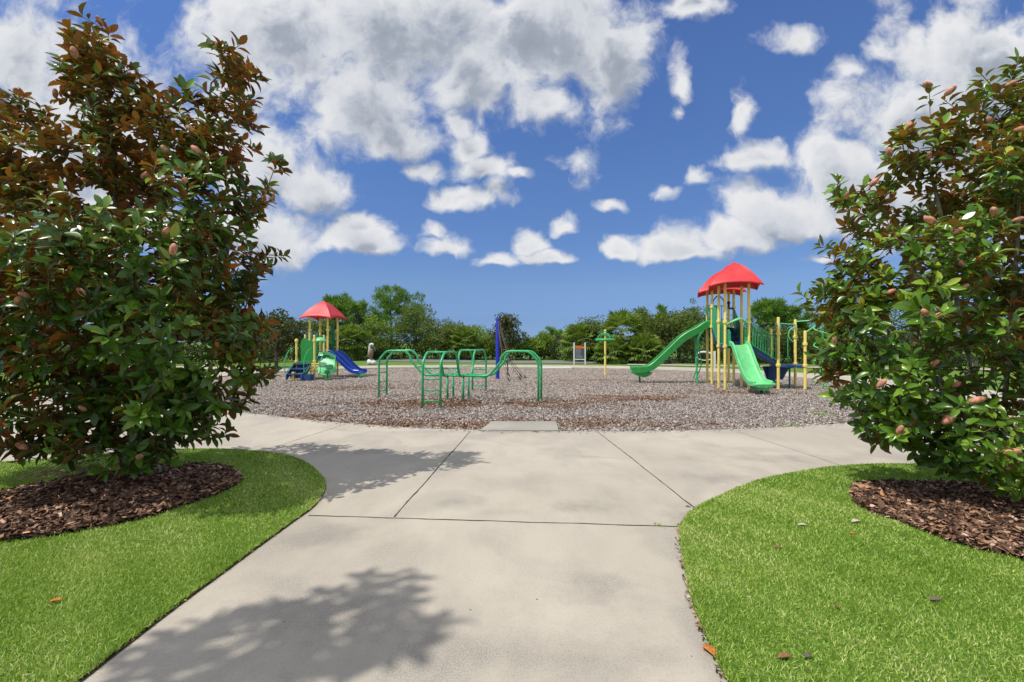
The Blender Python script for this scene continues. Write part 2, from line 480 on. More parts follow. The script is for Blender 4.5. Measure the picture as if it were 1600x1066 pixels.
BROWN = [(-2.2,12.0,2.6,1.1,1.0),(0.6,11.9,2.2,.9,.9),(3.6,13.2,1.9,.9,1.25),(0.2,9.1,3.2,.6,.85),(-4.6,9.9,1.6,.6,.7),(-5.6,16,1.7,.9,.7),(3.6,19.3,3.0,.5,.8),(-2.6,9.0,1.8,.5,.8),(7.0,14.6,2.0,.6,.6)]
def mat_mulch():
    m = bpy.data.materials.new('wood_chip_ground'); m.use_nodes = True; m.node_tree.nodes.clear()
    N = NT(m.node_tree)
    tc = N.add('ShaderNodeTexCoord').outputs['Object']
    wob = N.vm('ADD', tc, N.vm('SCALE', N.noise(tc, 9.0, 3, 0.6, 0, True)))
    wob.node.inputs[1].links[0].from_node.inputs[3].default_value = 0.05
    v = N.add('ShaderNodeTexVoronoi', {'Vector': wob, 'Scale': 26.0, 'Randomness': 1.0})
    cs = N.add('ShaderNodeSeparateColor', {0: v.outputs['Color']}).outputs[0]
    grey = N.ramp(cs, [(0.0, (0.12, 0.092, 0.07)), (0.3, (0.27, 0.215, 0.175)), (0.7, (0.44, 0.365, 0.30)), (1.0, (0.60, 0.52, 0.44))])
    brn = N.ramp(cs, [(0.0, (0.055, 0.03, 0.018)), (0.4, (0.16, 0.085, 0.048)), (1.0, (0.32, 0.19, 0.12))])
    acc = None
    for (x, y, rx, ry, w) in BROWN:
        sc = N.add('ShaderNodeVectorMath', {0: tc, 1: (1/rx, 1/ry, 0), 2: (-x/rx, -y/ry, 0)}, operation='MULTIPLY_ADD').outputs[0]
        d = N.m('MULTIPLY_ADD', N.vm('LENGTH', sc, out=1), -w, w)
        acc = d if acc is None else N.m('MAXIMUM', acc, d)
    nn = N.noise(tc, 1.6, 5, 0.7)
    f = N.sstep(N.m('MULTIPLY_ADD', N.m('SUBTRACT', nn, 0.5), 2.2, acc), -0.1, 0.95)
    c = N.mix(N.m('MULTIPLY', f, 0.8), grey, brn)
    b = N.add('ShaderNodeBsdfPrincipled', {'Base Color': c, 'Roughness': 0.9, 'Specular IOR Level': 0.2})
    h = N.m('ADD', N.m('MULTIPLY', cs, 0.8), N.noise(tc, 1.2, 3))
    bp = N.add('ShaderNodeBump', {'Strength': 1.0, 'Distance': 0.05, 'Height': h})
    N.t.links.new(bp.outputs[0], b.inputs['Normal'])
    N.add('ShaderNodeOutputMaterial', {0: b.outputs[0]})
    return m

m_far_grass = mat_grass('far_grass', False)
m_conc = mat_concrete()
m_conc2 = mat_concrete('concrete_ramp', (0.40, 0.375, 0.32))
m_soil = M('soil', (0.045, 0.032, 0.02), 0.95, 0.1, 0.5, 40, 0.6, 60)
m_mulch = mat_mulch()

BX = 400
sheet('ground', [(-BX,-60),(BX,-60),(BX,900),(-BX,900)], -0.06, m_far_grass)
pv = sheet('pavement', paved_poly, 0.0, m_conc, holes=[mulch_poly], thick=0.13)
sheet('mulch_ground', [tuple(p) for p in mulch_poly], -0.055, m_mulch)
def offset_poly(poly, d):
    c = np.array(poly); out = []
    n = len(c)
    for i in range(n):
        t = c[(i+1) % n]-c[i-1]; t = t/np.linalg.norm(t)
        out.append((c[i][0]+t[1]*d, c[i][1]-t[0]*d))
    return out
def area(p): return 0.5*sum(p[i][0]*p[(i+1) % len(p)][1]-p[(i+1) % len(p)][0]*p[i][1] for i in range(len(p)))
def grow(poly, d): return offset_poly(poly, d if area(poly) > 0 else -d)
# soil strip showing between turf and paving
sheet('soil_edge', grow(left_poly, 0.024), 0.005, m_soil)
sheet('soil_edge', grow(right_poly, 0.012), 0.005, m_soil)
m_turf = mat_grass('turf', True)
sheet('lawn', left_poly, 0.012, m_turf)
sheet('lawn', right_poly, 0.012, m_turf)

# joints cut in the slabs (thin recessed lines, darker with dirt)
m_joint = M('joint_dirt', (0.075, 0.065, 0.052), 0.95, 0.1, 0.5, 25)
m_crack = M('crack_dirt', (0.22, 0.195, 0.165), 0.95, 0.1, 0.4, 25)
def joint(pa, pb, w, mat, wob=0.004, bow=0.0, seed=0):
    rnd = random.Random(seed)
    a, b = np.array(G(*pa)), np.array(G(*pb)); n = 40
    t = (b-a)/np.linalg.norm(b-a); q = np.array((-t[1], t[0]))
    V = []; Fc = []
    off = 0
    for i in range(n+1):
        s_ = i/n
        off = off*0.8 + rnd.uniform(-wob, wob)
        c = a+(b-a)*s_+q*(off+bow*math.sin(PI*s_))
        ww = w*rnd.uniform(0.6, 1.2)
        V += [(*(c-q*ww/2), 0.003), (*(c+q*ww/2), 0.003)]
    for i in range(n): Fc.append((2*i, 2*i+2, 2*i+3, 2*i+1))
    return V, Fc
def joints(name, lines, w, mat, **k):
    mb = MB()
    for i, (a, b) in enumerate(lines):
        V, Fc = joint(a, b, w, mat, seed=i+3, **k); mb.add(V, Fc)
    o = mb.build(name, mat, pv, smooth=False)
joints('joint', [((735,674),(615,808)),((935,676),(1088,796)),((482,806),(1064,823))], 0.014, m_joint)
joints('joint', [((540,663),(405,706)),((1150,674),(1322,730)),((300,672),(40,718))], 0.009, m_crack)
joints('crack', [((880,712),(985,718))], 0.0045, m_crack, wob=0.02)

# low concrete ramp from the paving into the wood chips
rm = MB()
a, b, c, d = G(749,674), G(873,674), G(868,657), G(769,657)
V = [(a[0],a[1],0.006),(b[0],b[1],0.006),(c[0],c[1]-.05,-0.02),(d[0],d[1]-.05,-0.02),(a[0],a[1],-.1),(b[0],b[1],-.1),(c[0],c[1]-.05,-.1),(d[0],d[1]-.05,-.1)]
V = [(v[0], v[1], v[2]+ (0.012 if i < 4 else 0)) for i, v in enumerate(V)]
rm.add(V, [(0,1,2,3),(0,4,5,1),(1,5,6,2),(2,6,7,3),(3,7,4,0)])
rm.build('ramp', m_conc2)['kind'] = 'structure'
# second ramp at the far side
rm = MB(); rm.box((2.6,27.35,-0.02),(1.9,1.2,0.1)); rm.build('ramp', M('ramp_light', (0.62,0.6,0.55), 0.9, 0.2, 0.1))['kind'] = 'structure'

# far path and road
def strip(name, pts, w, z, mat):
    c = np.array(catmull(pts, 6)); L = []; Rr = []
    for i in range(len(c)):
        t = c[min(i+1, len(c)-1)]-c[max(i-1, 0)]; t /= np.linalg.norm(t); q = np.array((-t[1], t[0]))
        L.append(tuple(c[i]+q*w/2)); Rr.append(tuple(c[i]-q*w/2))
    sheet(name, Rr+L[::-1], z, mat)
m_asph = M('asphalt', (0.21, 0.205, 0.2), 0.9, 0.2, 0.15, 8, 0.3, 60)
strip('road', [(-14,41.5),(-6,37.3),(0,35.9),(8,35.6),(15,37.5)], 4.4, -0.03, m_asph)
strip('path', [(8,31.6),(12,30.4),(20,27.8),(30,25.5)], 1.5, -0.02, m_conc)
strip('path', [(-15,26),(-20,28),(-30,29.5)], 1.8, -0.02, m_conc)

# ------------------------------------------------------------------ scattered material
def rot_from(zdir, spin):
    """batch of rotation matrices whose local Y is zdir; spin about it (n,)"""
    y = zdir/np.linalg.norm(zdir, axis=1, keepdims=True)
    ref = np.where(np.abs(y[:, 2:3]) < 0.9, np.array([[0, 0, 1.0]]), np.array([[1.0, 0, 0]]))
    x = np.cross(y, ref); x /= np.linalg.norm(x, axis=1, keepdims=True)
    z = np.cross(x, y)
    c, s_ = np.cos(spin)[:, None], np.sin(spin)[:, None]
    x2 = x*c+z*s_; z2 = -x*s_+z*c
    return np.stack([x2, y, z2], axis=2)     # columns are the axes

def batch(T, Fq, mats, scale, pos):
    """T (k,3) template, mats (n,3,3), scale (n,3), pos (n,3)"""
    n = len(pos); k = len(T)
    V = np.einsum('nij,nkj->nki', mats, T[None]*scale[:, None, :])+pos[:, None, :]
    Fa = (Fq[None]+(np.arange(n)*k)[:, None, None]).reshape(-1, Fq.shape[1])
    return V.reshape(-1, 3), Fa

rs = np.random.RandomState(7)
def scatter(poly, n, box):
    out = []; tot = 0
    while tot < n:
        X = rs.uniform(box[0], box[1], n*2); Y = rs.uniform(box[2], box[3], n*2)
        k = inside(poly, X, Y); q = np.stack([X[k], Y[k]], 1); out.append(q); tot += len(q)
        if len(out) > 60: break
    return np.concatenate(out)[:n]

# chips: bent slivers
CH_T = np.array([(-.5,-.5,0),(.5,-.5,0),(.5,0,.25),(-.5,0,.25),(.5,.5,0),(-.5,.5,0),(-.5,-.5,-.5),(.5,-.5,-.5),(.5,.5,-.5),(-.5,.5,-.5)], dtype=float)
CH_F = np.array([(0,1,2,3),(3,2,4,5),(1,0,6,7),(5,4,8,9)])
def chips(name, pts, L, W, z0, zr, mat, tilt=0.5, label=None):
    n = len(pts)
    az = rs.uniform(0, 2*PI, n); el = rs.normal(0, tilt, n)
    d = np.stack([np.cos(az)*np.cos(el), np.sin(az)*np.cos(el), np.sin(el)], 1)
    mt = rot_from(d, rs.normal(0, 0.6, n))
    ln = L*rs.uniform(0.5, 1.5, n); wd = W*rs.uniform(0.5, 1.5, n)
    sc = np.stack([wd, ln, wd*0.35], 1)
    pos = np.stack([pts[:, 0], pts[:, 1], z0+rs.uniform(0, zr, n)], 1)
    V, Fa = batch(CH_T, CH_F, mt, sc, pos)
    var = np.repeat(rs.uniform(0, 1, n), len(CH_T))
    return raw_obj(name, V, Fa, mat, None, False, var)

m_chip = leafmat('grey_chips', [(0.0,(0.19,0.16,0.14)),(0.25,(0.31,0.265,0.24)),(0.6,(0.42,0.37,0.335)),(0.85,(0.52,0.465,0.43)),(1.0,(0.64,0.58,0.54))], None, 0.85, 0.2, 0)
m_chipb = leafmat('brown_chips', [(0.0,(0.05,0.028,0.017)),(0.4,(0.19,0.105,0.06)),(0.8,(0.36,0.22,0.14)),(1.0,(0.50,0.36,0.26))], None, 0.85, 0.2, 0)
m_bark = leafmat('bark_chips', [(0.0,(0.025,0.015,0.01)),(0.3,(0.10,0.056,0.034)),(0.6,(0.28,0.15,0.085)),(0.85,(0.50,0.31,0.2)),(1.0,(0.70,0.52,0.38))], None, 0.75, 0.3, 0)
pts = np.concatenate([scatter(mulch_poly, 60000, (-8,11,8,13)), scatter(mulch_poly, 45000, (-12,13,13,19)), scatter(mulch_poly, 15000, (-12,13,19,28))])
bm = np.full(len(pts), -9.0)
for (x, y, rx, ry, w) in BROWN:
    bm = np.maximum(bm, w*(1-np.hypot((pts[:,0]-x)/rx, (pts[:,1]-y)/ry)))
bm += 0.5*np.sin(pts[:,0]*3.1+np.sin(pts[:,1]*2.3)*2)*np.sin(pts[:,1]*4.3+1.3*np.sin(pts[:,0]*1.7))+rs.normal(0, 0.35, len(pts))
isb = bm > 0.22
o = chips('wood_chips', pts[~isb], 0.048, 0.018, -0.055, 0.03, m_chip); tag(o, 'grey weathered wood chips covering the play area', 'wood chips', kind='stuff')
o = chips('wood_chips', pts[isb], 0.048, 0.016, -0.055, 0.028, m_chipb); tag(o, 'brown damp wood chips in scuffed patches of the play area', 'wood chips', kind='stuff')

def bed_poly(cx, cy, rx, ry, rot, seed):
    r_ = random.Random(seed); out = []
    for i in range(18):
        a = 2*PI*i/18; k = 1+r_.uniform(-.05, .05)
        x, y = rx*k*math.cos(a), ry*k*math.sin(a)
        out.append((cx+x*math.cos(rot)-y*math.sin(rot), cy+x*math.sin(rot)+y*math.cos(rot)))
    return [tuple(p) for p in catmull(out, 3, True)]
bedL = bed_poly(-4.14, 4.70, 1.14, 1.06, R(40), 3)
bedR = bed_poly(4.53, 3.95, 1.24, 1.08, R(-35), 5)
m_bed = M('bed_soil', (0.03, 0.018, 0.011), 0.95, 0.1, 0.5, 50, 0.8, 60)
def mound(name, poly, hz, mat):
    c = np.array(poly).mean(0); V = [(c[0], c[1], 0.02+hz)]; Fc = []; k = len(poly)
    for r_, h in ((0.5, hz*0.75), (0.85, hz*0.35), (1.0, 0.0)):
        for p in poly: V.append((c[0]+(p[0]-c[0])*r_, c[1]+(p[1]-c[1])*r_, 0.02+h))
    for i in range(k): Fc.append((0, 1+i, 1+(i+1) % k))
    for q in range(2):
        for i in range(k):
            a = 1+q*k+i; b = 1+q*k+(i+1) % k
            Fc.append((a, a+k, b+k, b))
    o = raw_obj(name, V, Fc, mat, None, True); o['kind'] = 'structure'; return o
mound('mulch_bed', bedL, 0.07, m_bed)
mound('mulch_bed', bedR, 0.07, m_bed)
def bedchips(poly, n, box, label):
    p = scatter(poly, n, box); c = np.array(poly).mean(0)
    dist = np.hypot(p[:,0]-c[0], p[:,1]-c[1])/1.15
    az = rs.uniform(0, 2*PI, n); el = rs.normal(0, 0.35, n)
    d = np.stack([np.cos(az)*np.cos(el), np.sin(az)*np.cos(el), np.sin(el)], 1)
    mt = rot_from(d, rs.normal(0, 0.6, n))
    ln = 0.055*rs.uniform(0.4, 1.9, n); wd = 0.021*rs.uniform(0.4, 1.6, n)
    pos = np.stack([p[:,0], p[:,1], 0.03+0.07*np.clip(1-dist, 0, 1)+rs.uniform(0, 0.028, n)], 1)
    V, Fa = batch(CH_T, CH_F, mt, np.stack([wd, ln, wd*0.4], 1), pos)
    o = raw_obj('bark_mulch', V, Fa, m_bark, None, False, np.repeat(rs.beta(1.3, 1.7, n), len(CH_T)))
    tag(o, label, 'bark mulch', kind='stuff')
bedchips(bedL, 11000, (-6,-2.5,3,6.5), 'dark bark mulch spread round the trunks of the left magnolia')
bedchips(bedR, 13000, (3,6.2,2.4,5.6), 'reddish bark mulch spread round the trunk of the right magnolia')

# turf blades
BL_T = np.array([(-.5,0,0),(.5,0,0),(.42,.55,.10),(-.42,.55,.10),(0,1,.38)], dtype=float)
def turf(name, poly, bed, boxes, label):
    P_ = []
    for (n, bx) in boxes:
        q = scatter(poly, n, bx)
        P_.append(q)
    p = np.concatenate(P_)
    p = p[~inside(grow(bed, -0.02), p[:,0], p[:,1])]
    # ragged fringe: blades rooted right on the cut edge
    c_ = np.array(poly); e_ = []
    for i in range(len(c_)-1):
        L_ = np.linalg.norm(c_[i+1]-c_[i])
        if L_ > 3 or c_[i][1] < 1 or abs(c_[i][0]) > 8: continue
        k_ = int(L_*900); f_ = rs.rand(k_)[:, None]; e_.append(c_[i]+(c_[i+1]-c_[i])*f_+rs.normal(0, .009, (k_, 2)))
    p = np.concatenate([p]+e_)
    # keep inside the view cone plus a margin
    p = p[np.abs(p[:,0]) < p[:,1]*1.3+2.2]
    n = len(p)
    az = rs.uniform(0, 2*PI, n); el = np.clip(rs.normal(R(52), R(20), n), R(12), R(88))
    d = np.stack([np.cos(az)*np.cos(el), np.sin(az)*np.cos(el), np.sin(el)], 1)
    mt = rot_from(d, rs.uniform(0, 2*PI, n))
    dist = p[:,1]
    ln = rs.uniform(0.014, 0.033, n); wd = rs.uniform(0.003, 0.006, n)*np.clip(dist/3.2, 0.9, 1.7)
    pos = np.stack([p[:,0], p[:,1], np.full(n, 0.012)], 1)
    k = 5
    V = (np.einsum('nij,nkj->nki', mt, BL_T[None]*np.stack([wd, ln, ln*0.5], 1)[:, None, :])+pos[:, None, :]).reshape(-1, 3)
    base = (np.arange(n)*k)[:, None]
    Fq = np.concatenate([base+np.array([[0,1,2,3]])], 0)
    # tip as a quad with a tiny doubled corner is avoided: store tris separately
    tri = base+np.array([[3,2,4]])
    # patchy colour: slow variation plus per-blade scatter
    slow = 0.5+0.25*np.sin(p[:,0]*2.1+1.5*np.sin(p[:,1]*1.3))*np.sin(p[:,1]*1.9+p[:,0]*.7)+0.12*np.sin(p[:,0]*9+p[:,1]*7)
    var = np.clip(0.45*slow+0.55*rs.uniform(-.15, 1.15, n), 0, 1)
    nq = len(Fq); nt_ = len(tri)
    me = bpy.data.meshes.new(name)
    me.vertices.add(len(V)); me.vertices.foreach_set('co', V.astype(np.float32).ravel())
    li = np.concatenate([Fq.ravel(), tri.ravel()]).astype(np.int32)
    me.loops.add(len(li)); me.loops.foreach_set('vertex_index', li)
    me.polygons.add(nq+nt_)
    ls = np.concatenate([np.arange(nq)*4, nq*4+np.arange(nt_)*3]).astype(np.int32)
    me.polygons.foreach_set('loop_start', ls)
    me.polygons.foreach_set('loop_total', np.concatenate([np.full(nq, 4), np.full(nt_, 3)]).astype(np.int32))
    me.update(calc_edges=True)
    at = me.attributes.new('var', 'FLOAT', 'POINT'); at.data.foreach_set('value', np.repeat(var, k).astype(np.float32))
    me.materials.append(m_blade)
    o = bpy.data.objects.new(name, me); C.objects.link(o)
    tag(o, label, 'grass', kind='stuff')
m_blade = leafmat('turf_blades', [(0.0,(0.08,0.17,0.018)),(0.28,(0.20,0.36,0.035)),(0.55,(0.37,0.54,0.08)),(0.8,(0.64,0.72,0.24)),(1.0,(0.92,0.80,0.48))], None, 0.5, 0.35, 0.28, (0.5,0.7,0.06))
turf('grass', left_poly, bedL, [(98000,(-4.9,-1.9,1.2,3.4)),(100000,(-6.9,-1.9,3.0,5.2)),(44000,(-8.8,-1.9,5.0,6.7))], 'short mown turf of the left lawn')
turf('grass', right_poly, bedR, [(100000,(0.95,5.4,1.2,3.2)),(105000,(1.1,7.2,3.0,4.8)),(34000,(1.8,8.6,4.6,5.9))], 'short mown turf of the right lawn')
# weeds: ramp corner, joint, chip edge
def tuft(cx, cy, n, sp, h, z=0.0):
    p = np.stack([rs.normal(cx, sp, n), rs.normal(cy, sp, n)], 1)
    az = rs.uniform(0, 2*PI, n); el = np.clip(rs.normal(R(50), R(20), n), R(12), R(88))
    d = np.stack([np.cos(az)*np.cos(el), np.sin(az)*np.cos(el), np.sin(el)], 1)
    mt = rot_from(d, rs.uniform(0, 2*PI, n))
    ln = rs.uniform(0.5, 1.2, n)*h
    V = (np.einsum('nij,nkj->nki', mt, BL_T[None]*np.stack([ln*.16, ln, ln*.5], 1)[:, None, :])+np.stack([p[:,0], p[:,1], np.full(n, z)], 1)[:, None, :]).reshape(-1, 3)
    Fa = ((np.arange(n)*5)[:, None, None]+np.array([[0,1,2],[0,2,3],[3,2,4]])[None]).reshape(-1, 3)
    return V, Fa, np.repeat(rs.uniform(.1, .7, n), 5)
for (gx, gy, n, sp, h, lb) in [(1030,822,26,.025,.03,'small weed sprouting at the right end of the cross joint'),(1058,824,20,.02,.03,'tiny weed in the joint beside the right lawn edge'),
                              (876,668,40,.04,.045,'weed clump at the right corner of the concrete ramp'),(1285,645,160,.16,.06,'flat green weeds on the wood chips by the right magnolia'),(1240,662,160,.2,.05,'low weeds along the chip edge left of the right magnolia')]:
    x, y = G(gx, gy); V, Fa, va = tuft(x, y, n, sp, h, -0.04 if gy < 668 else 0.0)
    o = raw_obj('weed', V, Fa, m_blade, None, False, va, origin=(x, y, 0)); tag(o, lb, 'weed', kind='stuff')

def litter(name, lines, n, spread, mat, label, L=.03, W=.012, z=.006):
    P2 = []
    for (a, b) in lines:
        f = rs.rand(n)[:, None]; a, b = np.array(a), np.array(b); P2.append(a+(b-a)*f+rs.normal(0, spread, (n, 2)))
    o = chips(name, np.concatenate(P2), L, W, z, .006, mat, .15); tag(o, label, 'litter', kind='stuff')
re_ = [(1.0,1.8),(1.02,2.13),(1.09,2.66),(1.2,3.1),(1.33,3.55),(1.47,3.92),(1.71,4.26)]
litter('edge_litter', [((re_[i][0]-.02,re_[i][1]),(re_[i+1][0]-.02,re_[i+1][1])) for i in range(6)], 45, .014, m_bark, 'bark crumbs and bits of leaf along the right lawn edge', .018, .009)
mc = np.array(mulch_poly); mc = mc[(mc[:,1] < 10.5)]
mc = mc[np.argsort(mc[:,0])]
litter('edge_litter', [(tuple(mc[i]+np.array((0,-.05))), tuple(mc[i+1]+np.array((0,-.05)))) for i in range(len(mc)-1)], 9, .07, m_chip, 'wood chips spilled on the paving beside the play area', .04, .015)
# ------------------------------------------------------------------ play equipment materials
m_green = M('green_paint', (0.04, 0.42, 0.15), 0.35, 0.5, 0.15, 12, dirt=0.25)
m_greend = M('green_panel', (0.012, 0.16, 0.06), 0.4, 0.5, 0.15, 8)
m_greenp = M('green_plastic', (0.035, 0.33, 0.07), 0.4, 0.5, 0.1, 6)
m_mint = M('light_green_plastic', (0.17, 0.66, 0.25), 0.42, 0.45, 0.12, 5, dirt=0.12)
m_yellow = M('yellow_post_paint', (0.95, 0.74, 0.20), 0.4, 0.5, 0.1, 6, dirt=0.15)
m_red = M('red_roof_plastic', (0.66, 0.03, 0.035), 0.5, 0.5, 0.12, 4)
m_navy = M('navy_plastic', (0.02, 0.075, 0.22), 0.5, 0.4, 0.2, 10, dirt=0.2)
m_blue = M('blue_plastic', (0.012, 0.075, 0.48), 0.35, 0.5, 0.12, 5, dirt=0.08)
m_mast = M('blue_mast_paint', (0.02, 0.035, 0.45), 0.35, 0.5, 0.1, 6)
m_black = M('dark_metal', (0.03, 0.03, 0.032), 0.5, 0.4)
m_white = M('white_paint', (0.78, 0.78, 0.77), 0.45, 0.4, 0.05, 10, dirt=0.1)
m_rope = M('rope', (0.22, 0.17, 0.13), 0.9, 0.1, 0.3, 60)
m_steel = M('steel', (0.5, 0.5, 0.5), 0.35, 0.5, metal=0.8)

def roundcap_tube(mb, x, y, z0, z1, r, seg=14):
    mb.lathe((x, y, 0), [(r, z0), (r, z1-r*0.9), (r*0.92, z1-r*0.45), (r*0.6, z1-r*0.1), (r*0.15, z1)], seg)

def post(parent, x, y, top, r=0.048, clamps=(), mat=None):
    mb = MB(); roundcap_tube(mb, x, y, -0.1, top, r)
    o = mb.build('post', mat or m_yellow, parent)
    for h in clamps:
        c = MB(); c.lathe((x, y, h), [(r+.002, -.05), (r+.026, -.042), (r+.030, 0), (r+.026, .042), (r+.002, .05)], 14)
        c.box((x+r+.02, y-.0, h), (.03, .03, .04))
        c.build('clamp', mat or m_yellow, o)
    return o

def roof(parent, cx, cy, zc, half, rise, rot):
    """moulded square canopy: drooping corners, arched eaves"""
    n = 12; K = 10; V = []; Fc = []
    ring = []
    for s_ in range(4):
        for i in range(n):
            t = i/n*2-1
            ring.append([(t, -1), (1, t), (-t, 1), (-1, -t)][s_])
    c, s0 = math.cos(rot), math.sin(rot)
    def pt(bx, by, k, dz=0.0, sc=1.0):
        rr = k/K
        m_ = min(abs(bx), abs(by))              # 0 mid-side, 1 corner
        bulge = 1 - 0.10*(1-m_)*math.sin(PI*rr)  # slight concave faces between ribs
        z = rise*(1-rr**1.42) + 0.10*half*(1-m_**2)*rr**3 - 0.05*half*(m_**4)*rr**4
        z += 0.018*math.exp(-((m_-1)/0.10)**2)*math.sin(PI*min(1, rr*1.05))
        x, y = bx*half*rr*bulge*sc, by*half*rr*bulge*sc
        return (cx+x*c-y*s0, cy+x*s0+y*c, zc+z+dz)
    m_ = len(ring)
    V.append((cx, cy, zc+rise+0.03))
    for k in range(1, K+1):
        for (bx, by) in ring: V.append(pt(bx, by, k))
    for (bx, by) in ring: V.append(pt(bx, by, K, -0.055, 1.015))
    for i in range(m_): Fc.append((0, 1+i, 1+(i+1) % m_))
    for k in range(K):
        for i in range(m_):
            a = 1+k*m_+i; b = 1+k*m_+(i+1) % m_
            Fc.append((a, a+m_, b+m_, b))
    o = raw_obj('roof', V, Fc, m_red, parent, 'auto')
    md = o.modifiers.new('thick', 'SOLIDIFY'); md.thickness = 0.02; md.offset = -1
    return o

def slide(parent, name, path, w, h, mat, wfun=None, side=None, lanes=1, bed=0.03):
    pts = [Vector(p) for p in catmull(path, 6)]
    n = len(pts); V = []; Fc = []
    for i, p in enumerate(pts):
        t = (pts[min(i+1, n-1)]-pts[max(i-1, 0)]).normalized()
        sd = Vector(side).normalized() if side else Vector((t.y, -t.x, 0)).normalized()
        nn = sd.cross(t).normalized()
        if nn.z < 0: nn = -nn
        ww = w/2*(wfun(i/(n-1)) if wfun else 1)
        prof = [(-ww-.035, h-.02), (-ww-.012, h+.008), (-ww+.02, h), (-ww+.035, .05), (-ww+.09, .008)]
        if lanes == 2: prof += [(-.05, .005), (-.022, h*.75), (.022, h*.75), (.05, .005)]
        else: prof += [(0, 0)]
        prof += [(ww-.09, .008), (ww-.035, .05), (ww-.02, h), (ww+.012, h+.008), (ww+.035, h-.02), (ww+.02, -bed), (ww*.5, -bed-.03), (-ww*.5, -bed-.03), (-ww-.02, -bed)]
        for (a, b) in prof: V.append(p+sd*a+nn*b)
    k = len(prof)
    for i in range(n-1):
        for j in range(k):
            j2 = (j+1) % k
            Fc.append((i*k+j, (i+1)*k+j, (i+1)*k+j2, i*k+j2))
    Fc.append(tuple(range(k))); Fc.append(tuple((n-1)*k+j for j in range(k-1, -1, -1)))
    return raw_obj(name, V, Fc, mat, parent, 'auto')

# ------------------------------------------------------------------ green climbing frame
cf = thing('climbing_frame', 'low green tubular climbing frame with four arched ladder arms, in front of the blue mast', 'climbing frame', (-1.55, 13.1, 0))
def climber():
    O = np.array((-1.55, 13.1)); th = R(-13.0)
    ex = np.array((math.cos(th), math.sin(th))); ey = np.array((-math.sin(th), math.cos(th)))
    hw = 0.235; rt = 0.032; H = 1.315; Lo = 0.62
    arms = [(ex, ey, 2.38, 1.0, 1.42), (-ex, -ey, 2.38, 0.98, 1.45), (-ey, ex, 1.93, .52, .82), (ey, -ex, 2.05, .52, .80)]
    for (d, q, L, r0, r1) in arms:
        for s_ in (-1, 1):
            o2 = O+q*hw*s_
            def pp(r_, z): return (*(o2+d*r_), z)
            k = 0.09
            path = [pp(.235, Lo), pp(r0-.12, Lo), pp(r0-.05, Lo+.012), pp(r0+.04, Lo+.07), pp(r1-.10, H-.30), pp(r1-.06, H-.14) , pp(r1+.06, H-.02), pp(r1+.15, H),
                    pp(L-.36, H), pp(L-.28, H-.015), pp(L-.20, H-.06), pp(L-.05, H-.22), pp(L-.01, H-.30), pp(L, H-.40), pp(L, 0.6), pp(L, -0.1)]
            MB().tube(path, rt, 10).build('rail', m_green, cf, True)
        def rung(r_, z):
            a = O+d*r_-q*hw; b = O+d*r_+q*hw
            MB().tube([(*a, z), (*b, z)], 0.017, 8).build('rung', m_green, cf, True)
        for z in (0.12, 0.38, 0.66, 0.93): rung(L, z)
        nr = max(2, int((L-.3-r1-.1)/0.30)+1)
        for i in range(nr): rung(r1+.12+(L-.36-r1-.12)*i/(nr-1), H-.004)
        rung((r0+r1)/2-.02, (Lo+H)/2-.12)
        if L > 2.2:
            rung(r0-.25, Lo); rung(r0-.55, Lo)
        a = O+d*.235-q*.235; b = O+d*.235+q*.235
        MB().tube([(*a, Lo), (*b, Lo)], rt*.95, 10).build('cross_bar', m_green, cf, True)
    for (sx, sy) in ((-1,-1),(1,-1),(-1,1),(1,1)):
        p = O+ex*.235*sx+ey*.235*sy
        MB().tube([(*p, Lo), (*p, -.1)], rt, 10).build('leg', m_green, cf, True)
climber()

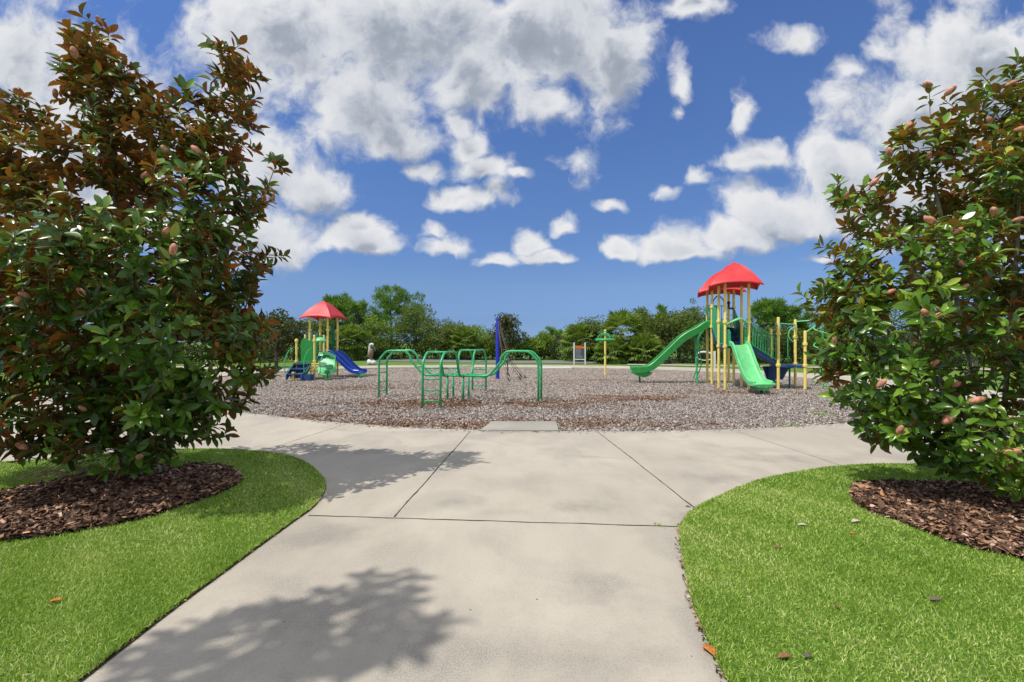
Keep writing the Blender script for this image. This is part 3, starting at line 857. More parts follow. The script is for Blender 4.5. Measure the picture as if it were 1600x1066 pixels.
# ------------------------------------------------------------------ right-hand play tower
def right_tower():
    t = thing('play_tower', 'large play tower with twin red roofs, yellow posts, long green slide and sloping bridge', 'play structure', (8.0, 16.8, 0))
    p = [P(px, 533, d)[:2] for px, d in ((1105.1,18.06),(1112.4,17.42),(1123.1,16.25),(1133,15.58),(1138.5,18.2),(1146.5,17.5),(1158.8,16.2),(1170,15.5))]
    q = [(9.42,16.55),(9.13,15.6),(10.24,16.45),(9.92,15.4)]
    tops = [3.58]*8
    cl = [(2.15,2.95),(2.15,2.9),(1.42,2.3),(1.42,2.25),(2.15,2.9),(2.15,2.9),(1.42,2.3),(1.42,2.25)]
    for (x, y), h, c in zip(p, tops, cl): post(t, x, y, h, 0.047, c)
    for (x, y), h, c in zip(q, (2.05,2.42,2.38,1.95), ((.77,1.3),(.77,1.85),(.77,1.75),(.77,1.5))): post(t, x, y, h, 0.047, c)
    c1 = np.mean([p[2],p[3],p[6],p[7]], 0); c2 = np.mean([p[0],p[1],p[4],p[5]], 0)
    roof(t, c1[0], c1[1]-.05, 3.52, .80, .80, R(-22))
    roof(t, c2[0]+.03, c2[1]+.05, 3.50, .82, .82, R(-22))
    def deck(name, poly, z, th, mat):
        mb = MB(); mb.plate([(a[0], a[1]) for a in poly], th, (0,0,z-th/2), (1,0,0), (0,1,0)); return mb.build(name, mat, t)
    deck('deck', [p[3],p[7],p[6],p[2]], 1.42, .07, m_navy)
    deck('deck', [p[1],p[5],p[4],p[0]], 2.12, .07, m_navy)
    deck('deck', [q[1],q[3],q[2],q[0]], 0.77, .07, m_navy)
    # steps between the two decks
    for i in range(4):
        a = np.array(p[2])*(1-i/4)+np.array(p[1])*i/4; b = np.array(p[6])*(1-i/4)+np.array(p[5])*i/4
        mb = MB(); mb.box(((a[0]+b[0])/2, (a[1]+b[1])/2+.15, 1.42+.17*(i+.5)), (np.linalg.norm(b-a)-.06, .30, .17), R(-2)); mb.build('step', m_navy, t)
    # long slide to the left, from the high deck
    zs = 2.17; y0 = 17.75
    slide(t, 'long_slide', [(7.72,y0,zs),(7.55,y0,zs-.02),(7.25,y0+.03,zs-.22),(6.75,y0+.1,1.66),(6.25,y0+.18,1.16),(5.85,y0+.25,.76),(5.6,y0+.28,.54),(5.35,y0+.31,.42),(5.1,y0+.34,.385),(4.92,y0+.38,.385),(4.76,y0+.41,.37)], .50, .21, m_greenp, side=(0.13,1,0))
    mb = MB(); mb.plate([(0,.36),(.10,.26),(.22,.2),(.40,.17),(.55,.2),(.75,.36)], .44, (4.80,y0+.37,0), (1,-.1,0), (0,0,1)); mb.build('slide_foot', m_greenp, t)
    MB().tube([(5.08,y0+.35,.3),(5.08,y0+.35,-.1)], .035).build('slide_leg', m_greend, t)
    MB().tube([(7.18,17.9,1.85),(7.18,17.6,-.1)], .035).build('slide_leg', m_green, t)
    # hood and grab bars of the long slide
    mb = MB()
    for s_ in (-.27,.27):
        mb.tube(catmull([(7.74,y0+s_,2.2),(7.72,y0+s_,2.6),(7.66,y0+s_*.9,2.86),(7.64,y0,2.94)], 5), .022, 8)
    mb.build('slide_hood', m_mint, t)
    mb = MB(); mb.plate([(0,0),(.62,0),(.62,.62),(.5,.75),(.12,.75),(0,.62)], .03, (p[1][0]-.01,p[1][1]-.66,2.15), (0,1,0), (0,0,1)); mb.build('panel', m_greend, t)
    # binocular toy beside the far posts
    mb = MB(); mb.lathe((p[0][0]-.06,p[0][1]-.35,2.74), [(.02,0),(.16,.03),(.20,.09),(.12,.14),(.04,.16)], 14); mb.tube([(p[0][0]-.02,p[0][1]-.3,2.76),(p[0][0]+.02,p[0][1]-.25,2.3)], .03); mb.build('steering_toy', m_mint, t)
    mb = MB(); mb.ell((p[5][0]-.22,p[5][1]-.05,3.06), (.06,.06,.07)); mb.tube([(p[5][0]-.22,p[5][1]-.05,3.02),(p[5][0]-.2,p[5][1]-.05,2.85),(p[5][0]+.02,p[5][1],2.84)], .035); mb.build('spyglass', m_black, t)
    # bent hoop over the back ladder
    x0, x1, yb = p[1][0]+.07, p[1][0]+.50, 17.5
    MB().tube(catmull([(x0,yb,2.2),(x0,yb,3.0),(x0+.05,yb,3.2),((x0+x1)/2,yb,3.34),(x1-.05,yb,3.2),(x1,yb,3.0),(x1,yb,2.1)], 4), .022, 8).build('grab_hoop', M('slate_blue_paint',(0.03,0.08,0.2),0.4), t)
    # arched climber on the outer side of the high deck
    mb = MB()
    for s_ in (0, .45):
        mb.tube(catmull([(7.78+s_*.3,18.2+s_,2.15),(7.60+s_*.3,18.5+s_,1.7),(7.72+s_*.2,18.7+s_,1.1),(7.9+s_*.1,19.0+s_,.6),(7.75+s_*.2,19.3+s_,-.1)], 5), .024, 8)
    mb.build('arch_climber', m_green, t)
    for k, z in ((0.2,1.75),(.45,1.35),(.6,.95),(.8,.55)): MB().tube([(7.66,18.2+k,z),(7.84,18.62+k,z)], .018, 8).build('rung', m_green, t)
    # tall triangular side panel (stair guard) between decks, right side
    a, b = np.array(p[6]), np.array(p[5])
    d = np.append((b-a)/np.linalg.norm(b-a), 0); L = np.linalg.norm(b-a)
    mb = MB(); mb.plate([(.06,0.0),(L-.06,.72),(L-.06,1.42),(.06,.70)], .03, (a[0],a[1],1.42), d, (0,0,1)); mb.build('stair_guard', m_greend, t)
    a, b = np.array(p[2]), np.array(p[1]); d = np.append((b-a)/np.linalg.norm(b-a), 0); L = np.linalg.norm(b-a)
    mb = MB(); mb.plate([(.06,0.0),(L-.06,.72),(L-.06,1.48),(.5,1.42),(.06,.78)], .03, (a[0],a[1],1.42), d, (0,0,1)); mb.build('stair_guard', m_green, t)
    # blue riser under the upper steps
    mb = MB(); mb.box(((p[1][0]+p[5][0])/2-.02, 17.35, 1.95), (.66,.03,.34), R(-2)); mb.build('riser', m_navy, t)
    # near slide, towards the path
    slide(t, 'short_slide', [(7.70,15.55,1.46),(7.70,15.38,1.44),(7.70,15.2,1.22),(7.70,14.95,.86),(7.71,14.72,.55),(7.72,14.52,.345),(7.73,14.32,.26),(7.74,14.1,.235),(7.74,13.98,.225)], .56, .13, m_mint,
          wfun=lambda s_: 1.0+0.08*math.sin(PI*max(0, min(1, (s_-.7)/.3))), side=(1,0.05,0))
    mb = MB()
    mb.tube(catmull([(7.43,13.99,.26),(7.47,13.9,.27),(7.62,13.84,.275),(7.75,13.82,.275),(7.88,13.84,.275),(8.02,13.9,.27),(8.05,14.0,.26)], 4), .035, 8); mb.build('slide_lip', m_mint, t)
    mb = MB(); mb.box((7.74,14.12,.15), (.36,.26,.13)); mb.build('slide_foot', m_greenp, t)
    MB().tube([(7.74,14.12,.14),(7.74,14.12,-.1)], .04).build('slide_leg', m_black, t)
    # curved hood over its entrance
    for dz, yy in ((0,0),(.07,.06)):
        pts_ = [(p[3][0]+.03,15.52+yy,2.17-dz),(p[3][0]+.18,15.42+yy,2.26),(7.7,15.36+yy,2.34+dz*.4),(p[7][0]-.2,15.40+yy,2.28),(p[7][0]-.03,15.48+yy,2.19-dz)]
        MB().tube(catmull(pts_, 6), .028, 8).build('slide_hood', m_mint, t)
    for xx in (p[3][0]+.05, p[7][0]-.15):
        MB().plate([(0,1.42),(.10,1.42),(.10,1.9),(.05,2.0),(0,2.0)], .03, (xx, 15.5, 0), (1,0,0), (0,0,1)).build('slide_side', m_green, t)
    # side railings of the near deck (left side)
    def bars(a, b, z0a, z0b, hh, n, name='railing', mat=m_green, r=.012):
        a = np.array(a); b = np.array(b); mb = MB()
        for k in range(n):
            s_ = k/(n-1); x, y = a+(b-a)*s_; z = z0a+(z0b-z0a)*s_
            mb.tube([(x,y,z),(x,y,z+hh)], r, 6)
        mb.tube([(*a,z0a),(*b,z0b)], r*1.5, 8); mb.tube([(*a,z0a+hh),(*b,z0b+hh)], r*1.5, 8)
        return mb.build(name, mat, t)
    bars(p[3], p[2], 1.5, 1.5, .78, 6); bars(p[4], p[0], 2.2, 2.2, .8, 7); 
    # sloping bridge down to the low deck
    d = np.array(q[1])-np.array(p[7])
    A0, A1 = np.array((8.20,15.52)), np.array((9.06,15.66)); B0, B1 = np.array((8.28,16.22)), np.array((9.36,16.5))
    V = [(*A0,1.42),(*A1,.93),(*B1,.93),(*B0,1.42)]; V += [(v[0],v[1],v[2]-.16) for v in V]
    MB().add(V, [(0,1,2,3),(7,6,5,4),(0,4,5,1),(1,5,6,2),(2,6,7,3),(3,7,4,0)]).build('bridge', m_navy, t)
    bars(A0-np.array((0,.03)), A1-np.array((0,.03)), 1.46, .97, .74, 10); bars(B0, B1, 1.46, .97, .74, 11)
    # panels under the low deck
    mb = MB(); mb.plate([(0,0),(.95,0),(.70,-.48),(.16,-.48)], .04, (q[0][0]-.45,16.3,.70), (1,-.05,0), (0,0,1)); mb.build('skirt_panel', m_navy, t)
    mb = MB(); mb.box((9.15,16.1,.42), (.04,.5,.56)); mb.build('skirt_panel', m_navy, t)
    MB().tube([(9.7,15.9,.7),(9.7,15.9,-.1)], .03).build('support', m_greend, t)
    # overhead bar, loops and corkscrew climber at the low deck
    MB().tube([(q[1][0],q[1][1],2.2),(q[2][0],q[2][1],2.2)], .022, 8).build('overhead_bar', m_mint, t)
    MB().tube(catmull([(q[2][0],q[2][1],2.12),(q[2][0]-.22,q[2][1]-.02,1.98),(q[2][0]-.25,q[2][1]-.02,1.75),(q[2][0]-.12,q[2][1],1.6),(q[2][0],q[2][1],1.55)], 5), .02, 8).build('grab_loop', m_mint, t)
    MB().tube([(9.88,16.3,.75),(9.88,16.3,1.72)], .018, 8).build('grab_bar', m_green, t)
    MB().tube(catmull([(9.55,16.35,.78),(9.62,16.3,.95),(9.52,16.3,1.08),(9.62,16.3,1.2)], 5), .018, 8).build('grab_bar', m_mint, t)
    sp = []
    for i in range(60):
        a = i*0.42; sp.append((10.85+.26*math.cos(a), 15.9+.26*math.sin(a), 2.3-i*.04))
    mb = MB(); mb.tube(sp, .018, 6); mb.tube([(10.85,15.9,2.45),(10.85,15.9,-.1)], .026, 8); mb.tube([(10.85,15.9,2.35),(q[2][0],q[2][1],2.3)], .022, 8); mb.tube([(10.85,15.9,2.3),(q[3][0],q[3][1],1.88)], .022, 8)
    mb.build('corkscrew_climber', m_mint, t)
    # short seat and wheel under the bridge
    return t
right_tower()

st = thing('spring_rider', 'dark spring seat with green hoop handle under the sloping bridge', 'spring rider', (8.45, 15.95, 0))
mb = MB()
sp = [(8.45+.09*math.cos(i*.7), 15.95+.09*math.sin(i*.7), -.03+i*.009) for i in range(44)]
mb.tube(sp, .014, 6); mb.build('spring', m_black, st)
mb = MB(); mb.ell((8.45,15.95,.46), (.24,.12,.10)); mb.ell((8.62,15.95,.55), (.08,.06,.14)); mb.build('seat', m_navy, st)
MB().tube([(8.45+.24*math.cos(a), 15.95, .74+.19*math.sin(a)) for a in [i*PI/8-.25 for i in range(11)]], .016, 6).build('handle', m_green, st)

# ------------------------------------------------------------------ small play tower, left
def left_tower():
    t = thing('play_tower', 'small play tower with one red roof and a blue double slide', 'play structure', (-8.8, 20.6, 0))
    O = np.array((-9.24, 20.8)); a = 0.87
    u = np.array((.991,-.13)); v = np.array((.13,.991))
    c = [O, O+u*a, O+u*a+v*a, O+v*a]
    for p_ in c: post(t, p_[0], p_[1], 2.72, .045, (1.0, 2.1))
    ctr = O+u*a/2+v*a/2
    roof(t, ctr[0], ctr[1], 2.68, .75, .76, math.atan2(u[1], u[0]))
    def deck(poly, z, th, mat):
        mb = MB(); mb.plate([(k[0], k[1]) for k in poly], th, (0,0,z-th/2), (1,0,0), (0,1,0)); mb.build('deck', mat, t)
    deck(c, 1.02, .07, m_navy)
    # low deck and its short posts
    A1, A2, B1, B2 = np.array((-9.26,19.55)), np.array((-9.34,20.55)), np.array((-8.53,19.65)), np.array((-8.37,20.25))
    for p_, h in ((A1,1.70),(A2,1.90),(B1,1.87),(B2,1.87)): post(t, p_[0], p_[1], h, .042, (.72, 1.62))
    deck([A1,B1,B2,A2], .72, .07, m_greenp)
    # steps down towards the viewer
    for i in range(3):
        z = .62-.2*i; y = 19.42-.24*i
        mb = MB(); mb.box((-8.98, y, z), (.62,.28,.05)); mb.box((-8.98, y+.13, z-.1), (.62,.03,.16)); mb.build('step', m_navy, t)
    mb = MB(); mb.box((-8.55,18.98,.10), (.42,.36,.22)); mb.build('step', m_navy, t)
    for x in (-9.31,-8.66):
        mb = MB(); mb.plate([(0,.70),(0,.45),(-.72,.0),(-.80,.0),(-.80,.22)], .03, (x,19.55,0), (0,1,0), (0,0,1)); mb.build('stringer', m_navy, t)
    for x in (-9.42,-8.62):
        MB().tube(catmull([(x,19.55,1.3),(x-.02,19.2,1.15),(x-.04,18.95,.8),(x-.02,18.9,.4),(x,18.95,.28),(x,19.4,.55)], 5), .018, 8).build('handrail', m_green, t)
    mb = MB(); mb.box((-9.12,19.0,.15), (.10,.14,.32)); mb.build('stair_foot', m_yellow, t)
    # green arch panel between the rear-left short posts
    mb = MB(); mb.plate([(.03,0),(.68,0),(.68,.92),(.52,1.02),(.40,.86),(.28,1.0),(.14,1.0),(.03,.86)], .05, (A1[0]+.0,A1[1]+.35,.73), (1,.1,0), (0,0,1)); mb.build('arch_panel', m_greenp, t)
    # lime dome between front short posts
    mb = MB(); mb.lathe((B1[0]+.17,B1[1]+.2,1.58), [(.24,0),(.25,.04),(.20,.12),(.11,.17),(.02,.18)], 16); mb.build('dome', m_mint, t)
    mb = MB(); mb.plate([(0,0),(.30,.03),(.30,.22),(0,.2)], .04, (B1[0]+.1,B1[1]+.1,.75), (.7,.7,0), (0,0,1)); mb.build('panel', m_navy, t)
    # yellow activity fence under the low deck
    mb = MB()
    for k in range(6):
        x = -8.78+k*.15; y = 19.52+k*.035
        mb.tube([(x,y,.02),(x,y,.66)], .026, 8)
    mb.tube([(-8.80,19.51,.62),(-8.0,19.7,.62)], .022, 8); mb.tube([(-8.80,19.51,.30),(-8.0,19.7,.30)], .022, 8)
    for k in range(4):
        x = -8.70+k*.17; y = 19.50+k*.035
        mb.tube([(x+.07*math.cos(q), y, .46+.07*math.sin(q)) for q in [i*PI/5 for i in range(10)]], .02, 6, closed=True)
    mb.build('fence_panel', m_yellow, t)
    # curved green climbing wall with darker hand-hold patches
    V = []; Fc = []; nu, nv = 14, 9
    def wall(s_, w_):
        x = (-8.46+.62*s_)*(1-w_)+(-8.22+.66*s_)*w_+.10*math.sin(PI*w_)*(s_-.3)
        z = (1.03-.10*s_)*(1-w_)+(.20+.10*s_)*w_ + .10*math.sin(PI*s_)*(1-2*w_)
        y = 20.0-.62*w_-.30*math.sin(PI*w_)*s_+.15*s_
        return Vector((x, y, z))
    for i in range(nu+1):
        for j in range(nv+1): V.append(wall(i/nu, j/nv))
    for i in range(nu):
        for j in range(nv):
            a0 = i*(nv+1)+j; Fc.append((a0, a0+nv+1, a0+nv+2, a0+1))
    w = raw_obj('climbing_wall', V, Fc, m_mint, t, True)
    md = w.modifiers.new('thick', 'SOLIDIFY'); md.thickness = 0.05; md.offset = 0
    mb = MB()
    mb.tube([wall(i/nu, 0) for i in range(nu+1)], .04, 8); mb.tube([wall(i/nu, 1) for i in range(nu+1)], .04, 8); mb.tube([wall(1, j/nv) for j in range(nv+1)], .04, 8); mb.tube([wall(0, j/nv) for j in range(nv+1)], .04, 8)
    mb.build('wall_rim', m_mint, w)
    for (s_, w_, r_) in ((.25,.55,.17),(.45,.2,.15),(.7,.65,.15),(.82,.22,.12),(.52,.85,.10)):
        p0 = wall(s_, w_); tx = (wall(s_+.05, w_)-wall(s_-.05, w_)).normalized(); ty = (wall(s_, min(1, w_+.05))-wall(s_, w_-.05)).normalized()
        nn = tx.cross(ty).normalized(); ty = nn.cross(tx)
        mb = MB(); mb.plate([(r_*math.cos(q)*1.15, r_*math.sin(q)*(.8+.2*math.cos(2*q))) for q in [i*PI/8 for i in range(16)]], .10, p0, tx, ty); mb.build('hand_hold', m_greend, w)
    mb = MB(); mb.tube([(-7.85,19.35,.3),(-7.85,19.35,-.1)], .04); mb.lathe((-7.85,19.35,-.06), [(.18,0),(.18,.05),(.05,.08)], 12); mb.build('wall_foot', m_greend, t)
    # blue double slide
    s0 = O+u*(a-.03)+v*a/2
    pr = lambda r_, z: (s0[0]+u[0]*r_, s0[1]+u[1]*r_, z)
    slide(t, 'double_slide', [pr(-.05,1.07),pr(.10,1.05),pr(.30,.92),pr(.62,.62),pr(.95,.33),pr(1.17,.19),pr(1.36,.16),pr(1.5,.155)], .86, .13, m_blue, lanes=2)
    e = pr(1.4,.0); mb = MB(); mb.box((e[0],e[1],.05), (.2,.5,.14), math.atan2(u[1],u[0])); mb.build('slide_leg', m_mint, t)
    # green upright bars enclosing the tower
    for (pa, pb) in ((c[2], c[3]), (c[0], c[3])):
        mb = MB()
        for k in range(5):
            q_ = pa+(pb-pa)*(k+.5)/5; mb.tube([(*q_,1.05),(*q_,1.85)], .014, 6)
        mb.tube([(*pa,1.85),(*pb,1.85)], .02, 8); mb.tube([(*pa,1.12),(*pb,1.12)], .02, 8); mb.build('railing', m_green, t)
    mb = MB(); q0 = c[2]-np.array((.06,0))
    mb.plate([(0,0),(.13,0),(.13,1.3),(.07,1.36),(0,1.3)], .04, (q0[0]-.22,q0[1],1.1), (1,-.2,0), (0,0,1)); mb.build('panel', m_greend, t)
    mb = MB(); mb.plate([(0,0),(.10,0),(.10,1.2),(.05,1.26),(0,1.2)], .04, (c[0][0]+.12,c[0][1]+.05,.75), (1,0,0), (0,0,1)); mb.build('panel', m_greend, t)
    MB().tube(catmull([(*(c[0]-v*.05),1.1),(c[0][0]+.05,c[0][1]-.3,1.0),(c[0][0]-.1,c[0][1]-.55,.75)], 5), .02, 8).build('handrail', m_green, t)
left_tower()

# ------------------------------------------------------------------ blue mast and rope net
def net():
    mx, my, mh = -.63, 19.96, 2.60
    t = thing('rope_climber', 'tall blue mast with a cone of brown climbing ropes behind the green climbing frame', 'rope climber', (mx, my, 0))
    mb = MB(); mb.lathe((mx,my,0), [(.085,-.1),(.085,mh-.04),(.07,mh),(.02,mh+.012)], 18); mb.build('mast', m_mast, t)
    mb = MB(); mb.ell((mx-.02,my-.02,mh-.18), (.10,.03,.03)); mb.build('bracket', m_steel, t)
    knots = []
    for k in range(5):
        a = -1.25+k*0.60
        e = 1.65 if k == 0 else 1.25
        kn = Vector((mx+.42*math.cos(a)+.05, my+.42*math.sin(a), 1.22)); k2 = Vector((mx+.62*math.cos(a), my+.62*math.sin(a), .72)); gnd = Vector((mx+e*math.cos(a), my+e*math.sin(a), -.02))
        knots.append((kn, k2))
        top = Vector((mx+.07*math.cos(a), my+.07*math.sin(a), mh-.12))
        MB().tube([top, top.lerp(kn,.5)-Vector((.02,0,.03)), kn, k2, gnd], .014, 6).build('rope', m_rope, t)
        MB().tube([gnd.lerp(k2,.16), gnd], .028, 6).build('anchor', m_black, t)
    for lv in (0, 1):
        pts_ = [k[lv] for k in knots]
        MB().tube(pts_, .012, 6).build('rope', m_rope, t)
    mids = [k[0].lerp(Vector((mx+.05,my,mh-.1)), .45) for k in knots]
    MB().tube(mids, .012, 6).build('rope', m_rope, t)
    a0 = (mx+.42, my+.12)
    g = MB(); g.ell((a0[0],a0[1],.74), (.13,.13,.10)); g.build('rope_seat', m_greend, t)
    MB().tube([(a0[0],a0[1],.75),(a0[0]+.03,a0[1],.35),(a0[0]-.0,a0[1],.05)], .026, 6).build('rope', m_black, t)
net()
# ------------------------------------------------------------------ overhead spinner
def spinner():
    x, y, _ = P(945.6, 533, 22.2)
    t = thing('spinner', 'yellow pole with a green hand ring hung from four curved arms', 'spinner', (x, y, 0))
    mb = MB(); roundcap_tube(mb, x, y, -.1, 2.08, .05); mb.build('pole', m_yellow, t)
    mb = MB(); mb.ell((x,y,2.10), (.065,.065,.065)); mb.build('finial', M('cream_cap',(0.75,0.66,0.42),0.4), t)
    mb = MB(); mb.lathe((x,y,1.88), [(.055,0),(.11,.02),(.10,.10),(.055,.13)], 14); mb.build('hub', m_green, t)
    for k in range(4):
        a = k*PI/2+.35
        pts_ = [(x+.08*math.cos(a), y+.08*math.sin(a), 1.97),(x+.24*math.cos(a), y+.24*math.sin(a), 1.93),(x+.38*math.cos(a), y+.38*math.sin(a), 1.82),(x+.45*math.cos(a), y+.45*math.sin(a), 1.68)]
        MB().tube(catmull(pts_, 5), .02, 8).build('arm', m_green, t)
    rg = []
    V = []; Fc = []; n = 32
    for i in range(n):
        a = 2*PI*i/n
        for (r_, z) in ((.47,1.60),(.485,1.66),(.46,1.72),(.44,1.66)): V.append((x+r_*math.cos(a), y+r_*math.sin(a), z))
    for i in range(n):
        for j in range(4):
            Fc.append((i*4+j, ((i+1) % n)*4+j, ((i+1) % n)*4+(j+1) % 4, i*4+(j+1) % 4))
    raw_obj('hand_ring', V, Fc, m_green, t, True)
spinner()
# ------------------------------------------------------------------ notice board
def board():
    d = 31.4
    t = thing('notice_board', 'white framed notice board with orange header and dark rules panel by the far walk', 'sign', (*P(905.5, 533, d)[:2], 0))
    xl, _, _ = P(896.9, 0, d); xr, _, _ = P(914.2, 0, d)
    for x in (xl, xr):
        mb = MB(); mb.box((x, d, .72), (.085,.085,1.5)); mb.box((x, d, 1.485), (.07,.07,.03)); mb.build('post', m_white, t)
    w = xr-xl-.085
    mb = MB(); mb.box(((xl+xr)/2, d, .33), (w,.06,.07)); mb.build('rail', m_white, t)
    mb = MB(); mb.box(((xl+xr)/2, d, .74), (w,.035,.70)); mb.build('panel', M('sign_dark',(0.075,0.085,0.11),0.5,0.4,0.2,9), t)
    mb = MB(); mb.box(((xl+xr)/2, d, 1.17), (w,.04,.17)); mb.box(((xl+xr)/2, d, 1.265), (w*.45,.04,.05)); mb.build('header', M('sign_orange',(0.72,0.17,0.03),0.5), t)
    mb = MB(); r_ = random.Random(4)
    for i in range(8):
        L = w*r_.uniform(.5,.82); mb.box(((xl+xr)/2-w*.42+L/2, d-.0195, 1.02-i*.082), (L,.004,.022))
    mb.build('text_lines', M('sign_text',(0.42,0.45,0.5),0.6), t)
board()
# ------------------------------------------------------------------ bird statue
def statue():
    d = 31.6; x, _, _ = P(580.5, 533, d)
    t = thing('statue', 'weathered pelican-shaped statue with white head on a white rock base beside the far walk', 'statue', (x, d, 0))
    rk = MB(); r_ = random.Random(3)
    for (dx, dy, rx, rz, z) in ((-.16,0,.17,.22,.12),(.12,-.05,.24,.16,.09),(.0,.1,.2,.2,.14),(.24,.05,.12,.09,.06),(-.03,-.12,.16,.15,.12)):
        n0 = len(rk.v); rk.ell((x+dx, d+dy, z), (rx, rx*.8, rz))
        for i in range(n0, len(rk.v)):
            p_ = rk.v[i]; rk.v[i] = (p_[0]+r_.uniform(-.015,.015), p_[1]+r_.uniform(-.015,.015), p_[2]+r_.uniform(-.015,.015))
    rk.build('base', M('white_stone',(0.72,0.71,0.68),0.8,0.2,0.1,8), t)
    # body: swept spine, standing bird leaning slightly
    prof = [(-.02,.34,.05),(-.05,.42,.10),(-.07,.55,.15),(-.06,.70,.175),(-.02,.85,.16),(0,.97,.12),(-.03,1.06,.085)]
    MB().tube([(x+a, d, z) for a, z, _ in prof], [r for _, _, r in prof], 14).build('body', M('bird_brown',(0.24,0.165,0.12),0.7,0.3,0.4,14), t, True)
    mb = MB()
    mb.tube([(x-.09,d,.48),(x-.17,d,.68),(x-.15,d,.95),(x-.10,d,1.15)], [.06,.085,.09,.07], 12)
    mb.build('breast', M('bird_grey',(0.5,0.5,0.52),0.7,0.3,0.25,10), t, True)
    mb = MB(); mb.tube(catmull([(x-.12,d,1.0),(x-.15,d,1.15),(x-.11,d,1.30),(x-.02,d,1.38),(x+.07,d,1.36),(x+.10,d,1.28)], 4), [.07]*8+[.085]*8+[.09,.09,.08,.06,.04], 12); mb.build('head', m_white, t, True)
    mb = MB(); mb.tube([(x+.06,d,1.31),(x+.15,d,1.18),(x+.25,d,1.0),(x+.30,d,.90)], [.06,.055,.035,.01], 10); mb.build('beak', M('bird_beak',(0.18,0.21,0.18),0.5), t, True)
    for s_ in (-.05,.05): MB().tube([(x-.03+s_,d,.40),(x-.03+s_,d,.2)], .022, 8).build('leg', m_black, t)
statue()
# ------------------------------------------------------------------ oval hoop rack
def rack():
    d = 27.2; x0, _, z0 = P(1087.5, 573, d); x1, _, _ = P(1116, 0, d)
    t = thing('bike_rack', 'white oval hoop rack between two posts, seen behind the posts of the large tower', 'bike rack', ((x0+x1)/2, d, 0))
    MB().tube([(x0,d,-.1),(x0,d,.98)], .035, 10).build('post', m_white, t)
    mb = MB(); mb.box((x1, d, .45), (.16,.06,1.1)); mb.build('post', m_white, t)
    cx, cz = (x0+x1)/2-.03, .70
    MB().tube([(cx+.50*math.cos(a), d+.10*math.sin(a), cz+.25*math.sin(a)) for a in [i*PI/16 for i in range(32)]], [.028+.03*max(0, math.sin(i*PI/16)) for i in range(32)], 8, closed=True).build('hoop', m_white, t, True)
rack()
# ------------------------------------------------------------------ magnolias
LEAF_Y = [0, .22, .5, .78, 1.0]; LEAF_W = [.10, .72, 1.0, .72, .06]
def leaf_template():
    T = []
    for y, w in zip(LEAF_Y, LEAF_W):
        droop = -.16*y*y
        T += [(-w*.5, y, droop+.16*w*.5), (0, y, droop), (w*.5, y, droop+.16*w*.5)]
    Fq = []
    for i in range(4):
        a = i*3
        Fq += [(a, a+1, a+4, a+3), (a+1, a+2, a+5, a+4)]
    return np.array(T, dtype=float), np.array(Fq)
LT, LF = leaf_template()
m_mag = leafmat('magnolia_leaves',
    [(0.0,(0.022,0.056,0.009)),(0.35,(0.05,0.125,0.012)),(0.7,(0.10,0.22,0.018)),(0.9,(0.20,0.34,0.03)),(1.0,(0.36,0.38,0.05))],
    [(0.0,(0.07,0.11,0.022)),(0.25,(0.13,0.13,0.03)),(0.48,(0.20,0.085,0.03)),(0.75,(0.38,0.115,0.03)),(1.0,(0.78,0.25,0.04))], rough=0.30, spec=0.5, transl=0.12, tcol=(0.45,0.22,0.02))
m_mag2 = leafmat('magnolia_leaves_green',
    [(0.0,(0.03,0.07,0.010)),(0.35,(0.065,0.16,0.014)),(0.7,(0.14,0.29,0.022)),(0.9,(0.26,0.42,0.04)),(1.0,(0.42,0.46,0.06))],
    [(0.0,(0.09,0.15,0.03)),(0.35,(0.15,0.17,0.035)),(0.55,(0.20,0.10,0.035)),(0.8,(0.36,0.11,0.03)),(1.0,(0.66,0.20,0.04))], rough=0.28, spec=0.5, transl=0.16, tcol=(0.4,0.42,0.02))
m_fruit = M('magnolia_fruit', (0.62, 0.27, 0.18), 0.7, 0.3, 0.45, 30, 0.8, 120)
m_barkL = M('magnolia_bark', (0.15, 0.115, 0.085), 0.85, 0.2, 0.5, 12, 0.6, 40)
m_barkR = M('magnolia_pale_bark', (0.27, 0.245, 0.205), 0.85, 0.2, 0.55, 9, 0.6, 40)
m_twig = M('magnolia_twig', (0.22, 0.15, 0.07), 0.7, 0.3, 0.3, 20)

def skeleton(stems, tips, rnd, step=0.16):
    """stems: list of polylines; tips (n,3). returns nodes, parent, radius"""
    nodes = []; par = []
    for st in stems:
        c = catmull(st, 5); prev = -1
        for p in c:
            nodes.append(np.array(p)); par.append(prev); prev = len(nodes)-1
    arr = np.array(nodes)
    d0 = np.array([np.min(np.linalg.norm(arr-t, axis=1)) for t in tips])
    order = np.argsort(d0)
    tipidx = np.full(len(tips), -1)
    buf = np.zeros((len(nodes)+len(tips)*14, 3)); buf[:len(nodes)] = arr; cnt = len(nodes)
    par = par+[0]*(len(buf)-cnt)
    for ti in order:
        T = tips[ti]; dv = T-buf[:cnt]; dist = np.linalg.norm(dv, axis=1)
        cost = dist+np.maximum(0, 0.28*dist-dv[:, 2])*0.7      # prefer parents lying below
        b = int(np.argmin(cost)); A = buf[b].copy(); L = dist[b]
        ns = max(1, min(12, int(L/step)))
        ctrl = A+(T-A)*.5+np.array((0, 0, -.12*L))+np.array([rnd.uniform(-1, 1) for _ in range(3)])*.07*L
        prev = b
        for k in range(1, ns+1):
            s_ = k/ns
            p = A*(1-s_)**2+2*ctrl*s_*(1-s_)+T*s_*s_
            if cnt >= len(buf): break
            buf[cnt] = p; par[cnt] = prev; prev = cnt; cnt += 1
        tipidx[ti] = prev
    return buf[:cnt], np.array(par[:cnt]), tipidx

